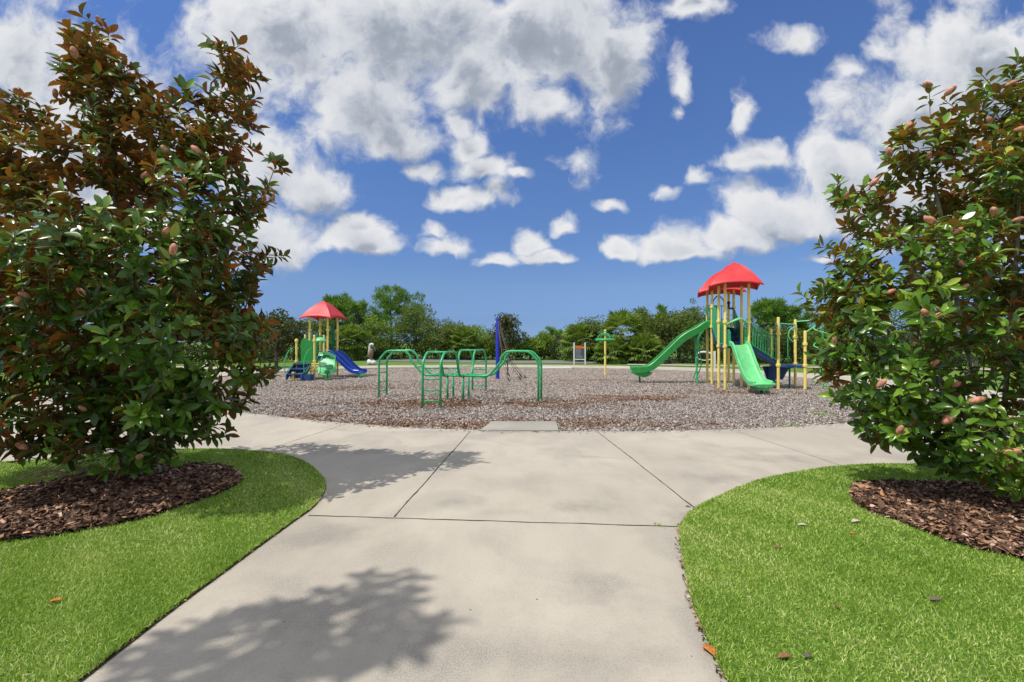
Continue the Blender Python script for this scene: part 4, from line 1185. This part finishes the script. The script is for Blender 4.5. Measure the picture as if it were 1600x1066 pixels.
def branch_mesh(nodes, par, nst, rtip, expo=2.2, seg=6, rmax=0.09):
    n = len(nodes); acc = np.zeros(n)
    child = np.zeros(n, dtype=int)
    for i in range(n):
        if par[i] >= 0: child[par[i]] += 1
    for i in range(n-1, -1, -1):
        if child[i] == 0: acc[i] += rtip**expo
        acc[i] = max(acc[i], rtip**expo)
        if par[i] >= 0: acc[par[i]] += acc[i] if child[i] >= 0 else 0
    r = np.minimum(acc**(1/expo), rmax)
    idx = np.where(par >= 0)[0]
    A = nodes[par[idx]]; B = nodes[idx]; ra = np.minimum(r[par[idx]], r[idx]*1.35); rb = r[idx]
    d = B-A; L = np.linalg.norm(d, axis=1, keepdims=True); ok = L[:, 0] > 1e-5
    A, B, ra, rb, d = A[ok], B[ok], ra[ok], rb[ok], d[ok]/L[ok]
    ref = np.where(np.abs(d[:, 2:3]) < .9, np.array([[0,0,1.]]), np.array([[1.,0,0]]))
    x = np.cross(d, ref); x /= np.linalg.norm(x, axis=1, keepdims=True); y = np.cross(d, x)
    th = np.arange(seg)*2*PI/seg
    ring = x[:, None, :]*np.cos(th)[None, :, None]+y[:, None, :]*np.sin(th)[None, :, None]
    VA = (A-d*ra[:, None]*.3)[:, None, :]+ring*ra[:, None, None]; VB = (B+d*rb[:, None]*.3)[:, None, :]+ring*rb[:, None, None]
    V = np.concatenate([VA, VB], 1).reshape(-1, 3)
    q = np.array([(j, (j+1) % seg, seg+(j+1) % seg, seg+j) for j in range(seg)])[:, ::-1]
    Fa = ((np.arange(len(A))*2*seg)[:, None, None]+q[None]).reshape(-1, 4)
    return V, Fa, r

def magnolia(name, label, base, stems, lobes, ntips, seed, bark, nleaf=9, leafL=0.145, nfruit=34, trunk_r=0.085, mind=0.11, dry=False, inner=0.25, gap=1.5, lmat=None):
    rnd = random.Random(seed); r_ = np.random.RandomState(seed)
    lob = [(np.array(c), np.array(r)) for c, r in lobes]
    vol = np.array([np.prod(r) for _, r in lob])**0.8; vol = vol/vol.sum()
    tips = []; tries = 0
    grid = {}
    while len(tips) < ntips and tries < ntips*60:
        tries += 1
        i = r_.choice(len(lob), p=vol); c, r = lob[i]
        v = r_.normal(size=3); v /= np.linalg.norm(v)
        s_ = 1-abs(r_.normal(0, .22)) if r_.rand() > inner else r_.uniform(.25, .85)
        p = c+v*r*max(.1, s_)*r_.uniform(.95, 1.06)
        if p[2] < 0.22: continue
        # open pockets where sky and stems show through, more of them higher up
        g = math.sin(p[0]*4.1+seed)+math.sin(p[2]*3.7+seed*.7+p[0]*1.3)+math.sin(p[1]*4.6+p[2]*2.0)
        if g > gap-.10*max(0, p[2]-2.2): continue
        dm = 9
        k0 = tuple((p//.3).astype(int))
        bad = False
        for a in (-1,0,1):
            for b in (-1,0,1):
                for c_ in (-1,0,1):
                    for q in grid.get((k0[0]+a, k0[1]+b, k0[2]+c_), ()):
                        if np.sum((q-p)**2) < mind*mind: bad = True
        if bad: continue
        # deep inside another lobe: mostly skip (leaves sit on the outside)
        depth = max(1-np.linalg.norm((p-cc)/rr) for cc, rr in lob)
        if depth > .5 and r_.rand() < .65: continue
        tips.append(p); grid.setdefault(k0, []).append(p)
    # longer shoots that break the outline
    base_t = list(tips)
    for _ in range(int(ntips*.07)):
        p = base_t[r_.randint(len(base_t))]; c = np.mean([cc for cc, _ in lob], 0)
        o_ = (p-c)/np.linalg.norm(p-c)
        if np.linalg.norm(p-c) < 1.0: continue
        tips.append(p+(o_*.6+np.array((0,0,.6)))*r_.uniform(.14, .34))
    tips = np.array(tips)
    nodes, par, ti = skeleton(stems, tips, rnd)
    t = thing(name, label, 'tree', base)
    V, Fa, rad = branch_mesh(nodes, par, 0, 0.0036, 2.35, 6, trunk_r)
    thick = np.repeat(rad[np.where(par >= 0)[0]][:len(Fa)//6], 6) if len(Fa)//6 == (par >= 0).sum() else None
    if thick is not None:
        big = thick > 0.016
        for nm, sel, mt_ in (('trunk', big, bark), ('twigs', ~big, m_twig)):
            f = Fa[sel]
            used = np.unique(f); mp = np.zeros(len(V), dtype=int); mp[used] = np.arange(len(used))
            raw_obj(nm, V[used], mp[f], mt_, t, True)
    else:
        raw_obj('trunk', V, Fa, bark, t, True)
    # leaves: rosettes at the tips and some along the twig
    cen = np.mean([c for c, _ in lob], 0)
    pos = []; ax = []; tone = []
    for k, p in enumerate(tips):
        i = ti[k]; pp = nodes[par[i]] if par[i] >= 0 else p-np.array((0,0,.1))
        d = p-pp; d = d/(np.linalg.norm(d)+1e-6)
        out = p-cen; out /= np.linalg.norm(out)+1e-6
        a = d*.6+out*.35+np.array((0, 0, .55)); a /= np.linalg.norm(a)
        tn = r_.rand()
        m_ = nleaf+r_.randint(-2, 3)
        for j in range(m_):
            f = j/m_
            ang = j*2.4+r_.uniform(-.3, .3); el = R(25)+R(62)*(1-f)+r_.normal(0, R(9))
            e1 = np.cross(a, (0.3, 0.2, 0.9)); e1 /= np.linalg.norm(e1)+1e-6; e2 = np.cross(a, e1)
            dr = a*math.cos(el)+(e1*math.cos(ang)+e2*math.sin(ang))*math.sin(el)
            dr = dr+np.array((0, 0, -.10)); dr /= np.linalg.norm(dr)
            pos.append(p-d*(1-f)*.14); ax.append((dr, a)); tone.append(tn)
    pos = np.array(pos); Y = np.array([a[0] for a in ax]); A = np.array([a[1] for a in ax])
    n = len(pos)
    Z = A-Y*np.sum(A*Y, axis=1, keepdims=True); Z += r_.normal(0, .22, (n, 3)); Z -= Y*np.sum(Z*Y, axis=1, keepdims=True)
    Z /= np.linalg.norm(Z, axis=1, keepdims=True); X = np.cross(Y, Z)
    mats = np.stack([X, Y, Z], 2)
    Ls = leafL*r_.uniform(.62, 1.2, n)
    sc = np.stack([Ls*r_.uniform(.40, .54, n), Ls, Ls*r_.uniform(.1, 2.7, n)], 1)
    V, Fa = batch(LT, LF, mats, sc, pos+Y*.015)
    hgt = (pos[:, 2]-0.5)/4.2
    var = np.clip(np.array(tone)*.62+r_.uniform(0, .45, n)+.20*(hgt-.45), 0, 1)
    raw_obj('crown', V, Fa, lmat or m_mag, t, True, np.repeat(var, len(LT)))
    # seed cones
    if nfruit:
        # cones sit at shoot ends on the outside of the crown
        vis = []
        for k in range(len(tips)):
            f = tips[(tips[:, 1] < tips[k][1]-.05)]
            n_ = np.sum((f[:, 0]-tips[k][0])**2+(f[:, 2]-tips[k][2])**2 < .03)
            if n_ < 2: vis.append(k)
        for k in rnd.sample(vis, min(nfruit, len(vis))):
            p = tips[k]+np.array((rnd.uniform(-.04, .04), -.05, .02)); L = rnd.uniform(.040, .062); w = L*rnd.uniform(.46, .56)
            d = Vector((rnd.uniform(-1.0, 1.0), rnd.uniform(-.8, .1), rnd.uniform(.1, .9))).normalized()
            mb = MB(); rot = d.to_track_quat('Z', 'Y').to_matrix()
            mb.ell(Vector(p)+d*.045, (w, w, L), rot, 10, 8)
            mb.build('fruit', m_fruit, t, True)
    if dry:
        mb = MB()
        for k in range(26):
            a = rnd.uniform(R(170), R(235)); L = rnd.uniform(.5, 1.25)
            b0 = Vector(base)+Vector((rnd.uniform(-.15, .1), rnd.uniform(-.1, .1), rnd.uniform(.15, .5)))
            e = Vector(base)+Vector((math.cos(a)*L, math.sin(a)*L*.9, rnd.uniform(.05, .12)))
            mb.tube(catmull([b0, b0.lerp(e, .4)+Vector((0,0,rnd.uniform(.02,.14))), b0.lerp(e, .75)+Vector((rnd.uniform(-.05,.05),0,.02)), e], 4), rnd.uniform(.003,.006), 5)
        mb.build('dry_shoots', M('dry_twig',(0.30,0.22,0.12),0.8,0.2,0.2,20), t, True)
    return t

def lobe(px, py, rx, ry, D, dy=0, rd=None):
    k = (D+dy)/F
    c = P(px, py, D+dy)
    return (c, ((rx-11)*k, (rd if rd else (rx+ry)/2*k*.85), (ry-11)*k))
DL = 5.1
bl = (*G(213, 757), 0.03)
lobesL = [lobe(135,55,46,50,DL,0,.3), lobe(150,95,56,48,DL,0,.35), lobe(225,75,36,38,DL,0,.3), lobe(180,130,78,70,DL,0,.5), lobe(235,110,45,65,DL,.1,.35), lobe(120,165,36,42,DL,.1,.3), lobe(345,108,52,48,DL,0,.45), lobe(290,130,50,50,DL,.1,.4), lobe(378,125,30,36,DL,0,.3), lobe(385,170,34,55,DL,.1,.25), lobe(330,205,66,70,DL,0,.5),
          lobe(398,290,30,34,DL,-.1,.25), lobe(432,262,26,20,DL,-.1,.15), lobe(418,320,24,18,DL,-.1,.15), lobe(235,250,105,95,DL,0,.7), lobe(140,290,115,100,DL,.3,.8), lobe(25,185,62,45,DL,.2,.45), lobe(10,260,80,70,DL,.2,.6), lobe(310,320,92,85,DL,-.2,.8),
          lobe(35,370,100,110,DL,-.2,.9), lobe(215,410,160,110,DL,-.4,1.1), lobe(340,415,75,80,DL,.1,.7), lobe(95,500,125,105,DL,-.5,1.0), lobe(250,530,140,105,DL,-.4,1.1),
          lobe(-40,480,90,130,DL,.2,1.0), lobe(365,515,62,56,DL,.1,.5), lobe(408,500,30,30,DL,0,.25), lobe(395,575,40,34,DL,0,.3), lobe(430,560,16,14,DL,0,.15), lobe(85,620,105,68,DL,-.3,.9), lobe(260,625,105,60,DL,-.2,.8), lobe(345,625,48,34,DL,.1,.4), lobe(150,685,80,44,DL,-.2,.6), lobe(255,700,50,38,DL,-.2,.4), lobe(205,715,45,34,DL,-.35,.3), lobe(60,690,70,40,DL,-.2,.5), lobe(320,672,50,26,DL,0,.3)]
def S(base, pts): return [(base[0], base[1], -.05)]+[P(*p) for p in pts]
stemsL = [S(bl, [(207,700,5.1),(195,600,5.12),(187,450,5.1),(180,300,5.1),(170,150,5.1),(165,80,5.1)]),
          S((bl[0]+.08,bl[1],0), [(228,690,5.1),(240,600,5.2),(262,480,5.3),(290,350,5.2),(318,230,5.1),(330,130,5.1)]),
          S((bl[0]-.08,bl[1]+.05,0), [(185,700,5.2),(140,600,5.3),(90,480,5.3),(40,350,5.3),(20,230,5.3)]),
          S((bl[0],bl[1]-.05,0), [(215,700,4.95),(200,600,4.7),(190,480,4.5),(215,400,4.55)]),
          S((bl[0]+.05,bl[1],0), [(260,690,5.0),(320,610,5.0),(370,540,5.05),(405,510,5.05)])]
magnolia('magnolia_tree', 'bushy magnolia with rusty leaf undersides on the left lawn, several dark stems', bl, stemsL, lobesL, 1800, 11, m_barkL, nfruit=42, gap=1.3, leafL=.134, mind=.10, dry=True)
DR = 4.75
br = (*G(1568, 782), 0.03)
lobesR = [lobe(1590,130,60,45,DR,0,.35), lobe(1540,190,80,60,DR,0,.5), lobe(1455,220,70,50,DR,.1,.4), lobe(1395,255,38,30,DR,0,.25), lobe(1500,300,120,90,DR,0,.9), lobe(1315,318,30,22,DR,0,.2), lobe(1375,330,65,55,DR,.1,.45),
          lobe(1440,400,100,80,DR,-.2,.8), lobe(1325,405,45,32,DR,0,.3), lobe(1340,470,70,60,DR,0,.5), lobe(1560,400,120,130,DR,.4,.9), lobe(1420,510,120,90,DR,-.3,.9), lobe(1310,545,45,50,DR,.1,.4),
          lobe(1380,600,95,60,DR,-.1,.7), lobe(1500,590,130,100,DR,-.4,1.0), lobe(1370,655,55,30,DR,.1,.4), lobe(1440,670,90,55,DR,-.3,.7), lobe(1530,710,90,50,DR,-.35,.6), lobe(1375,690,40,22,DR,0,.25), lobe(1575,765,38,20,DR,-.6,.3),
          lobe(1660,250,110,130,DR,.1,.9), lobe(1690,420,150,150,DR,0,1.1), lobe(1700,600,130,120,DR,-.2,1.0)]
stemsR = [S(br, [(1567,700,4.8),(1572,600,4.8),(1585,450,4.8),(1592,300,4.8),(1590,140,4.8)]),
          S((br[0]-.07,br[1],0), [(1548,690,4.8),(1525,600,4.85),(1500,500,4.9),(1480,380,4.85),(1450,250,4.8)]),
          S((br[0]-.05,br[1]-.04,0), [(1535,690,4.65),(1480,620,4.55),(1420,540,4.5),(1360,480,4.6)]),
          S((br[0]+.08,br[1],0), [(1590,690,4.8),(1630,560,4.8),(1670,400,4.8),(1665,250,4.8)])]
magnolia('magnolia_tree', 'magnolia with green leaves, many seed cones and pale trunk on the right lawn', br, stemsR, lobesR, 1500, 23, m_barkR, nfruit=80, gap=1.3, leafL=.122, mind=.10, lmat=m_mag2)

# a taller magnolia out of view beside the camera: its shadow falls on the near walk
bs = (-4.75, -0.4, 0.02)
lobesS = [((-4.72,.86,7.35),(.45,.42,.6)), ((-4.8,.68,6.5),(.55,.45,.6)), ((-4.7,0,5.4),(.45,.4,.6)), ((-4.7,-.5,4.0),(.8,.6,.8)), ((-4.8,-.6,2.7),(.9,.7,.9))]
stemsS = [[(bs[0],bs[1],-.05),(-4.7,.1,1.5),(-4.7,.2,3.4),(-4.6,.4,5.4),(-4.45,.6,7.4)], [(bs[0]+.05,bs[1],-.05),(-4.9,-.1,1.6),(-4.95,0,3.4),(-4.9,.2,5.2)], [(bs[0],bs[1],-.05),(-4.5,.1,1.8),(-4.4,.3,3.8),(-4.3,.45,5.6)]]
magnolia('magnolia_tree', 'taller magnolia left of the camera whose shadow falls on the near walk', bs, stemsS, lobesS, 270, 31, m_barkL, nfruit=0, mind=.24, gap=.9, nleaf=7, leafL=.17)

# ------------------------------------------------------------------ fallen leaves
m_lf = {'orange': M('leaf_orange',(0.62,0.20,0.04),0.6,0.3,0.3,40), 'brown': M('leaf_brown',(0.25,0.12,0.06),0.7,0.3,0.3,40), 'pale': M('leaf_pale',(0.6,0.5,0.4),0.7,0.3,0.2,40), 'grey': M('leaf_grey',(0.16,0.12,0.10),0.7,0.3,0.3,40)}
def fallen(px, py, col, L, rz, label, z=0.035):
    x, y = G(px, py); k = (y)/F
    L *= .8; T = LT*np.array((L*.5, L, L*1.0)); T[:, 2] = T[:, 2]*.5+.10*L*np.abs(T[:, 0]/(L*.22))**2*.6
    c, s_ = math.cos(rz), math.sin(rz)
    V = np.stack([x+T[:,0]*c-T[:,1]*s_, y+T[:,0]*s_+T[:,1]*c, z+np.maximum(T[:,2], -.012)-.004], 1)
    o = raw_obj('fallen_leaf', V, LF, m_lf[col], None, True, origin=(x, y, z))
    md = o.modifiers.new('thick', 'SOLIDIFY'); md.thickness = 0.001
    tag(o, label, 'leaf')
fallen(1120,1030,'orange',.13,.3,'bright orange dead leaf on the right lawn edge beside the walk',.02)
fallen(98,944,'orange',.09,1.9,'small orange dead leaf on the left lawn, front')
fallen(1222,862,'brown',.09,1.2,'brown curled leaf left of the centre of the right lawn')
fallen(1237,1034,'brown',.09,1.6,'larger brown dead leaf at the front of the right lawn')
fallen(1256,1036,'grey',.07,-1.2,'grey dead leaf touching the larger brown one at the front of the right lawn')
fallen(1474,944,'grey',.10,1.5,'dark grey dead leaf on the right lawn below the mulch bed')
fallen(1262,826,'pale',.10,1.3,'pale dead leaf on the upper right lawn')
fallen(1345,819,'pale',.12,1.7,'long pale dead leaf next to the left end of the right mulch bed')
fallen(1338,840,'orange',.06,1.0,'small orange leaf below the left end of the right mulch bed')
fallen(10,833,'orange',.13,.9,'orange dead leaf at the left end of the left mulch bed',.06)
fallen(50,842,'orange',.10,1.9,'second orange dead leaf at the front of the left mulch bed',.06)
fallen(1080,793,'grey',.09,.9,'dark leaf on the walk at the corner of the right lawn',.004)
fallen(1312,958,'brown',.05,.2,'tiny brown leaf in the middle of the right lawn')

# ------------------------------------------------------------------ trees beyond the playground
def bgleaf(name, a, b, c, tr=.25):
    return leafmat(name, [(0.0, a), (0.5, b), (1.0, c)], None, 0.55, 0.3, tr, (0.3, 0.42, 0.03))
m_pine = bgleaf('pine_needles', (0.05,0.12,0.015), (0.13,0.27,0.03), (0.27,0.44,0.06))
m_oak = bgleaf('oak_leaves', (0.045,0.085,0.018), (0.11,0.175,0.03), (0.26,0.33,0.07))
m_oak2 = bgleaf('bright_leaves', (0.06,0.12,0.015), (0.18,0.30,0.03), (0.38,0.50,0.07))
m_palm = bgleaf('palm_fronds', (0.05,0.10,0.018), (0.19,0.30,0.045), (0.50,0.56,0.15))
m_dark = bgleaf('dark_leaves', (0.03,0.05,0.014), (0.065,0.09,0.025), (0.16,0.15,0.05), .12)
m_scrub = bgleaf('scrub_leaves', (0.04,0.07,0.012), (0.11,0.165,0.02), (0.28,0.33,0.06), .2)
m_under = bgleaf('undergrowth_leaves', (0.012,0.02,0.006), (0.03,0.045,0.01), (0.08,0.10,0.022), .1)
m_dull = bgleaf('dull_leaves', (0.06,0.055,0.035), (0.13,0.11,0.08), (0.22,0.18,0.15), .15)
m_btr = M('bark_far', (0.14, 0.115, 0.09), 0.9, 0.1, 0.4, 4)
Q_T = np.array([(0,0,0),(.5,.42,.10),(0,1,0),(-.5,.42,.10)], dtype=float); Q_F = np.array([(0,1,2,3)])
N_T = np.array([(-.5,0,0),(.5,0,0),(0.12,1,0),(-.12,1,0)], dtype=float)

def clump_leaves(centers, radii, per, size, asp, r_, T=Q_T, flat=0.75, spiky=False):
    n = len(centers)*per
    c = np.repeat(centers, per, 0); rd = np.repeat(radii, per)
    v = r_.normal(size=(n, 3)); v /= np.linalg.norm(v, axis=1, keepdims=True)
    rr = r_.uniform(0.25, 1.0, n)**.5 if not spiky else r_.uniform(.1, .5, n)
    off = v*(rd*rr)[:, None]; off[:, 2] *= flat
    pos = c+off
    if spiky: dr = v+np.array((0,0,.25))
    else: dr = r_.normal(size=(n, 3))*.7+v*.6+np.array((0,0,-.15))
    mt = rot_from(dr, r_.uniform(0, 2*PI, n))
    s_ = size*r_.uniform(.6, 1.4, n)
    V, Fa = batch(T, Q_F, mt, np.stack([s_*asp, s_, s_], 1), pos)
    ctone = np.repeat(r_.uniform(0, 1, len(centers)), per)
    var = np.clip(.35*ctone+.65*r_.uniform(0, 1, n), 0, 1)
    return V, Fa, np.repeat(var, len(T))

def bgtree(kind, px, ytop, D, wpx, label, name=None, ybot=None):
    seed = int(px*7+ytop*3+D); r_ = np.random.RandomState(seed); rnd = random.Random(seed)
    X = (px-800)/F*D; H = CAMH+(533-ytop)/F*D; W = wpx/F*D/2
    nm = {'pine':'pine_tree','oak':'oak_tree','broad':'broadleaf_tree','palm':'palm_tree','magnolia':'magnolia_tree','cedar':'cedar_tree','scrub':'leafy_tree','dull':'bare_tree'}[kind]
    t = thing(nm, label, 'tree', (X, D, -.06), 'trees beyond the playground')
    mb = MB()
    if kind == 'palm':
        hs = H-W*.75
        mb.tube([(X,D,-.1),(X+rnd.uniform(-.1,.1),D,hs*.5),(X,D,hs)], [.17,.15,.16], 8); mb.build('trunk', m_btr, t)
        Vs = []; Fs = []; vs = []; b = 0
        nf = 46
        for k in range(nf):
            az = k*2.4; el = R(80)-R(140)*(k/nf)+r_.normal(0, .08)
            d = np.array((math.cos(az)*math.cos(el), math.sin(az)*math.cos(el), math.sin(el)))
            L = W*r_.uniform(.45, .6); o = np.array((X, D, hs))+d*L
            side = np.cross(d, (0,0,1)); side /= np.linalg.norm(side)+1e-6; up = np.cross(side, d)
            nl = 16
            for j in range(nl):
                f = (j/(nl-1)-.5)*2; a = f*R(95)
                dd = d*math.cos(a)+side*math.sin(a)+up*(-.25*abs(f))
                tip = o+dd*W*r_.uniform(.45,.58)+np.array((0,0,-.10*W))
                mid = o+dd*W*.3
                wv = np.cross(dd, up); wv = wv/(np.linalg.norm(wv)+1e-6)*.055
                wv = wv*1.3; Vs += [o, mid+wv, tip, mid-wv]; Fs.append((b, b+1, b+2, b+3)); b += 4
                vs += [min(1, max(0, .55+r_.normal(0, .22)-.3*(k/nf)))]*4
            # petiole
            Vs += [np.array((X,D,hs)), np.array((X,D,hs))+side*.02, o+side*.015, o-side*.015]; Fs.append((b,b+1,b+2,b+3)); b += 4; vs += [.7]*4
        raw_obj('crown', Vs, np.array(Fs), m_palm, t, False, vs)
        return t
    mat = {'pine':m_pine,'oak':m_oak,'broad':m_oak2,'magnolia':m_dark,'cedar':m_oak,'scrub':m_scrub,'dull':m_dull}[kind]
    zb = {'pine':.22,'oak':.12,'broad':.10,'magnolia':.10,'cedar':.08,'scrub':.05,'dull':.3}[kind]*H
    nc = {'pine':105,'oak':95,'broad':85,'magnolia':80,'cedar':95,'scrub':85,'dull':30}[kind]
    nc = int(nc*min(1.5, max(.6, W/1.7)))
    cs = []
    # several sub-crowns give an uneven outline
    subs = []
    for k in range(5 if kind != 'pine' else 7):
        fx = rnd.uniform(-.62, .62); fz = rnd.uniform(.25, .86); subs.append((fx*W, rnd.uniform(-.5,.5)*W, zb+(H-zb)*fz, rnd.uniform(.32,.5)))
    subs.append((0, 0, H-(H-zb)*.20, .36))
    subs.append((rnd.uniform(-.3,.3)*W, 0, H-(H-zb)*.45, .6))
    while len(cs) < nc:
        s_ = subs[r_.randint(len(subs))]
        v = r_.normal(size=3); v /= np.linalg.norm(v); rr = r_.uniform(.35, 1)**.5
        rw = s_[3]*W*1.35; rh = s_[3]*min((H-zb)*.75, W*1.8)
        p = np.array((X+s_[0]+v[0]*rw*rr, D+s_[1]+v[1]*rw*rr, s_[2]+v[2]*rh*rr))
        if p[2] > H-.12 or p[2] < zb*.8: continue
        if kind == 'cedar' and abs(p[0]-X) > W*(1.05-(p[2]-zb)/(H-zb)): continue
        cs.append(p)
    cs = np.array(cs)
    if kind == 'pine': rad = r_.uniform(.26, .46, nc)*max(1, W/1.7)**.5; V, Fa, va = clump_leaves(cs, rad, 70, .26, .2, r_, N_T, .8, True)
    elif kind == 'dull': V, Fa, va = clump_leaves(cs, r_.uniform(.2,.4,nc), 26, .10, .6, r_)
    else:
        rad = r_.uniform(.30, .58, nc)*max(1, W/1.9)**.5
        V, Fa, va = clump_leaves(cs, rad, 62, .135 if kind != 'magnolia' else .17, .62, r_)
    raw_obj('crown', V, Fa, mat, t, False, va)
    lean = rnd.uniform(-.15,.15)
    r0 = .06+.018*H
    mb.tube([(X,D,-.1),(X+lean*.3,D,H*.3),(X+lean,D,H*.6),(X+lean*.8,D,H*.86)], [r0,r0*.8,r0*.5,r0*.2], 8)
    for k in r_.choice(nc, min(nc, 22), replace=False):
        p = cs[k]; zz = max(H*.12, min(H*.75, p[2]-abs(p[0]-X)*.6-.3))
        f = zz/H
        a = (X+lean*min(1, f*1.5), D, zz)
        mb.tube([a, ((a[0]*.45+p[0]*.55), (a[1]*.45+p[1]*.55), a[2]*.5+p[2]*.5-.05), tuple(p)], [r0*.34*(1-f*.5), r0*.22, .012], 5)
    mb.build('trunk', m_btr, t)
    return t

BG = [
 ('magnolia',432,488,27.5,92,'small dark magnolia with brownish leaves left of the small play tower'),
 ('oak',345,470,36,110,'broad dark oak glimpsed behind the left magnolia, nearest the small dark magnolia'),
 ('oak',215,480,38,130,'dark oak behind the middle of the left magnolia'),
 ('scrub',80,500,36,150,'leafy tree behind the left edge of the left magnolia'),
 ('pine',524,459,43,76,'pine whose crown rises immediately right of the small tower roof'),
 ('pine',560,470,42,62,'narrow pine between the small tower roof and the tallest pine'),
 ('pine',612,447,45,104,'tallest pine beyond the playground, above the white statue and green frame'),
 ('oak',500,500,42,70,'oak filling the gap behind the small play tower posts'),
 ('palm',546,510,39,70,'fan palm behind the blue double slide'),
 ('broad',588,492,40,72,'dense leafy tree behind the white statue'),
 ('oak',650,474,42,86,'grey green oak on the right shoulder of the tallest pine'),
 ('scrub',686,494,41,76,'low rounded tree sloping down right of the grey green oak'),
 ('oak',712,507,43,62,'small oak left of the fan palm behind the climbing frame'),
 ('palm',727,514,40,54,'small fan palm above the left part of the climbing frame'),
 ('broad',742,508,43,62,'bright dome topped tree left of the blue mast'),
 ('dull',762,519,46,34,'thin bare topped tree just left of the blue mast'),
 ('magnolia',795,494,39,50,'dark upright magnolia right behind the ropes of the blue mast'),
 ('broad',770,524,41,40,'yellow green tree behind the lower half of the blue mast'),
 ('broad',828,528,41,50,'low yellow green tree above the right arch of the climbing frame'),
 ('pine',866,508,52,26,'distant pine tip left of the notice board'),
 ('dull',866,522,46,34,'dull brown topped tree under the distant pine tip'),
 ('broad',850,520,42,40,'yellow green tree left of the dull brown topped tree'),
 ('palm',905,508,37,70,'fan palm directly behind the notice board'),
 ('cedar',890,508,42,30,'dark cedar tip just left of the fan palm behind the notice board'),
 ('oak',933,497,37,66,'dark oak behind the green ring of the spinner'),
 ('palm',972,490,35,84,'large fan palm right of the spinner'),
 ('cedar',1000,476,39,60,'tall dark cedar above the large fan palm'),
 ('palm',955,528,33.5,64,'low fan palm at the right foot of the spinner'),
 ('palm',1006,524,33.5,72,'low fan palm above the flat end of the long slide'),
 ('pine',1033,477,41,34,'pine tip between the tall dark cedar and the long slide'),
 ('scrub',1030,490,36,78,'leafy tree behind the middle of the long slide'),
 ('oak',1060,482,37,70,'oak above the upper part of the long slide'),
 ('cedar',1084,466,39,60,'pointed cedar just left of the large tower roofs'),
 ('scrub',1125,492,38,84,'leafy tree seen between the tall yellow posts of the large tower'),
 ('scrub',1165,510,37,50,'leafy tree behind the short slide of the large tower'),
 ('pine',1208,467,37,76,'pine right of the large tower, above the bridge railing'),
 ('pine',1240,476,38,60,'shorter pine beside the right magnolia above the low deck'),
 ('oak',1195,512,35,56,'oak behind the sloping bridge railing'),
 ('scrub',1240,515,35,60,'leafy tree behind the low deck posts'),
 ('pine',1308,440,34,70,'tall pine poking out behind the left side of the right magnolia'),
 ('oak',1290,510,33,70,'oak behind the left lower side of the right magnolia'),
 ('oak',1390,470,34,130,'dark oak behind the middle of the right magnolia'),
 ('scrub',1500,480,34,140,'leafy tree behind the right part of the right magnolia'),
 ('oak',1600,470,34,140,'dark oak at the right frame edge behind the right magnolia'),
]
for b in BG: bgtree(*b)

# low undergrowth closing the view under the trees: reads as one mass
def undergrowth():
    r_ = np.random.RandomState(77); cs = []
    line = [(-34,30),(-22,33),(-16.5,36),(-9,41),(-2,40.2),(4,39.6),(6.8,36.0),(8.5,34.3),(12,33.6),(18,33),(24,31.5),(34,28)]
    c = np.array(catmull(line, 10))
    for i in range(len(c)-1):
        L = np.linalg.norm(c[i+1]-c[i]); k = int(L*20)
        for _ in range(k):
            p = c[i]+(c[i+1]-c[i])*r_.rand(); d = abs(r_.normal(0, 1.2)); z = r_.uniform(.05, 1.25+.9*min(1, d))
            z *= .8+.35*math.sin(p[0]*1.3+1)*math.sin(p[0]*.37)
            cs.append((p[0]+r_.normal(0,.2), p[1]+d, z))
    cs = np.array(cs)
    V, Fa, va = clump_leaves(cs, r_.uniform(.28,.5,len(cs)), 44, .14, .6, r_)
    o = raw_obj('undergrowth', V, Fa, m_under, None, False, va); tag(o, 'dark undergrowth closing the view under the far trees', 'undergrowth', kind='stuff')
undergrowth()

# dead magnolia leaves lying in the mulch beds
def leaf_litter(poly, n, box, label):
    r_ = np.random.RandomState(n); q = scatter(poly, n, box)
    az = r_.uniform(0, 2*PI, n); d = np.stack([np.cos(az), np.sin(az), r_.normal(0, .12, n)], 1)
    mt = rot_from(d, r_.normal(PI, .5, n)); L = r_.uniform(.07, .13, n)
    V, Fa = batch(LT, LF, mt, np.stack([L*.46, L, L*r_.uniform(.5, 2.5, n)], 1), np.stack([q[:,0], q[:,1], np.full(n, .075)], 1))
    o = raw_obj('leaf_litter', V, Fa, m_dead, None, True, np.repeat(r_.uniform(0, 1, n), len(LT)))
    tag(o, label, 'leaf litter', kind='stuff')
m_dead = leafmat('dead_leaves', [(0.0,(0.12,0.06,0.03)),(0.5,(0.30,0.16,0.08)),(0.85,(0.50,0.26,0.12)),(1.0,(0.62,0.44,0.28))], None, 0.6, 0.3, 0.05)
leaf_litter(bedL, 46, (-6,-2.5,3,6.5), 'dead magnolia leaves lying on the left mulch bed')
leaf_litter(bedR, 40, (3,6.2,2.4,5.6), 'dead magnolia leaves lying on the right mulch bed')
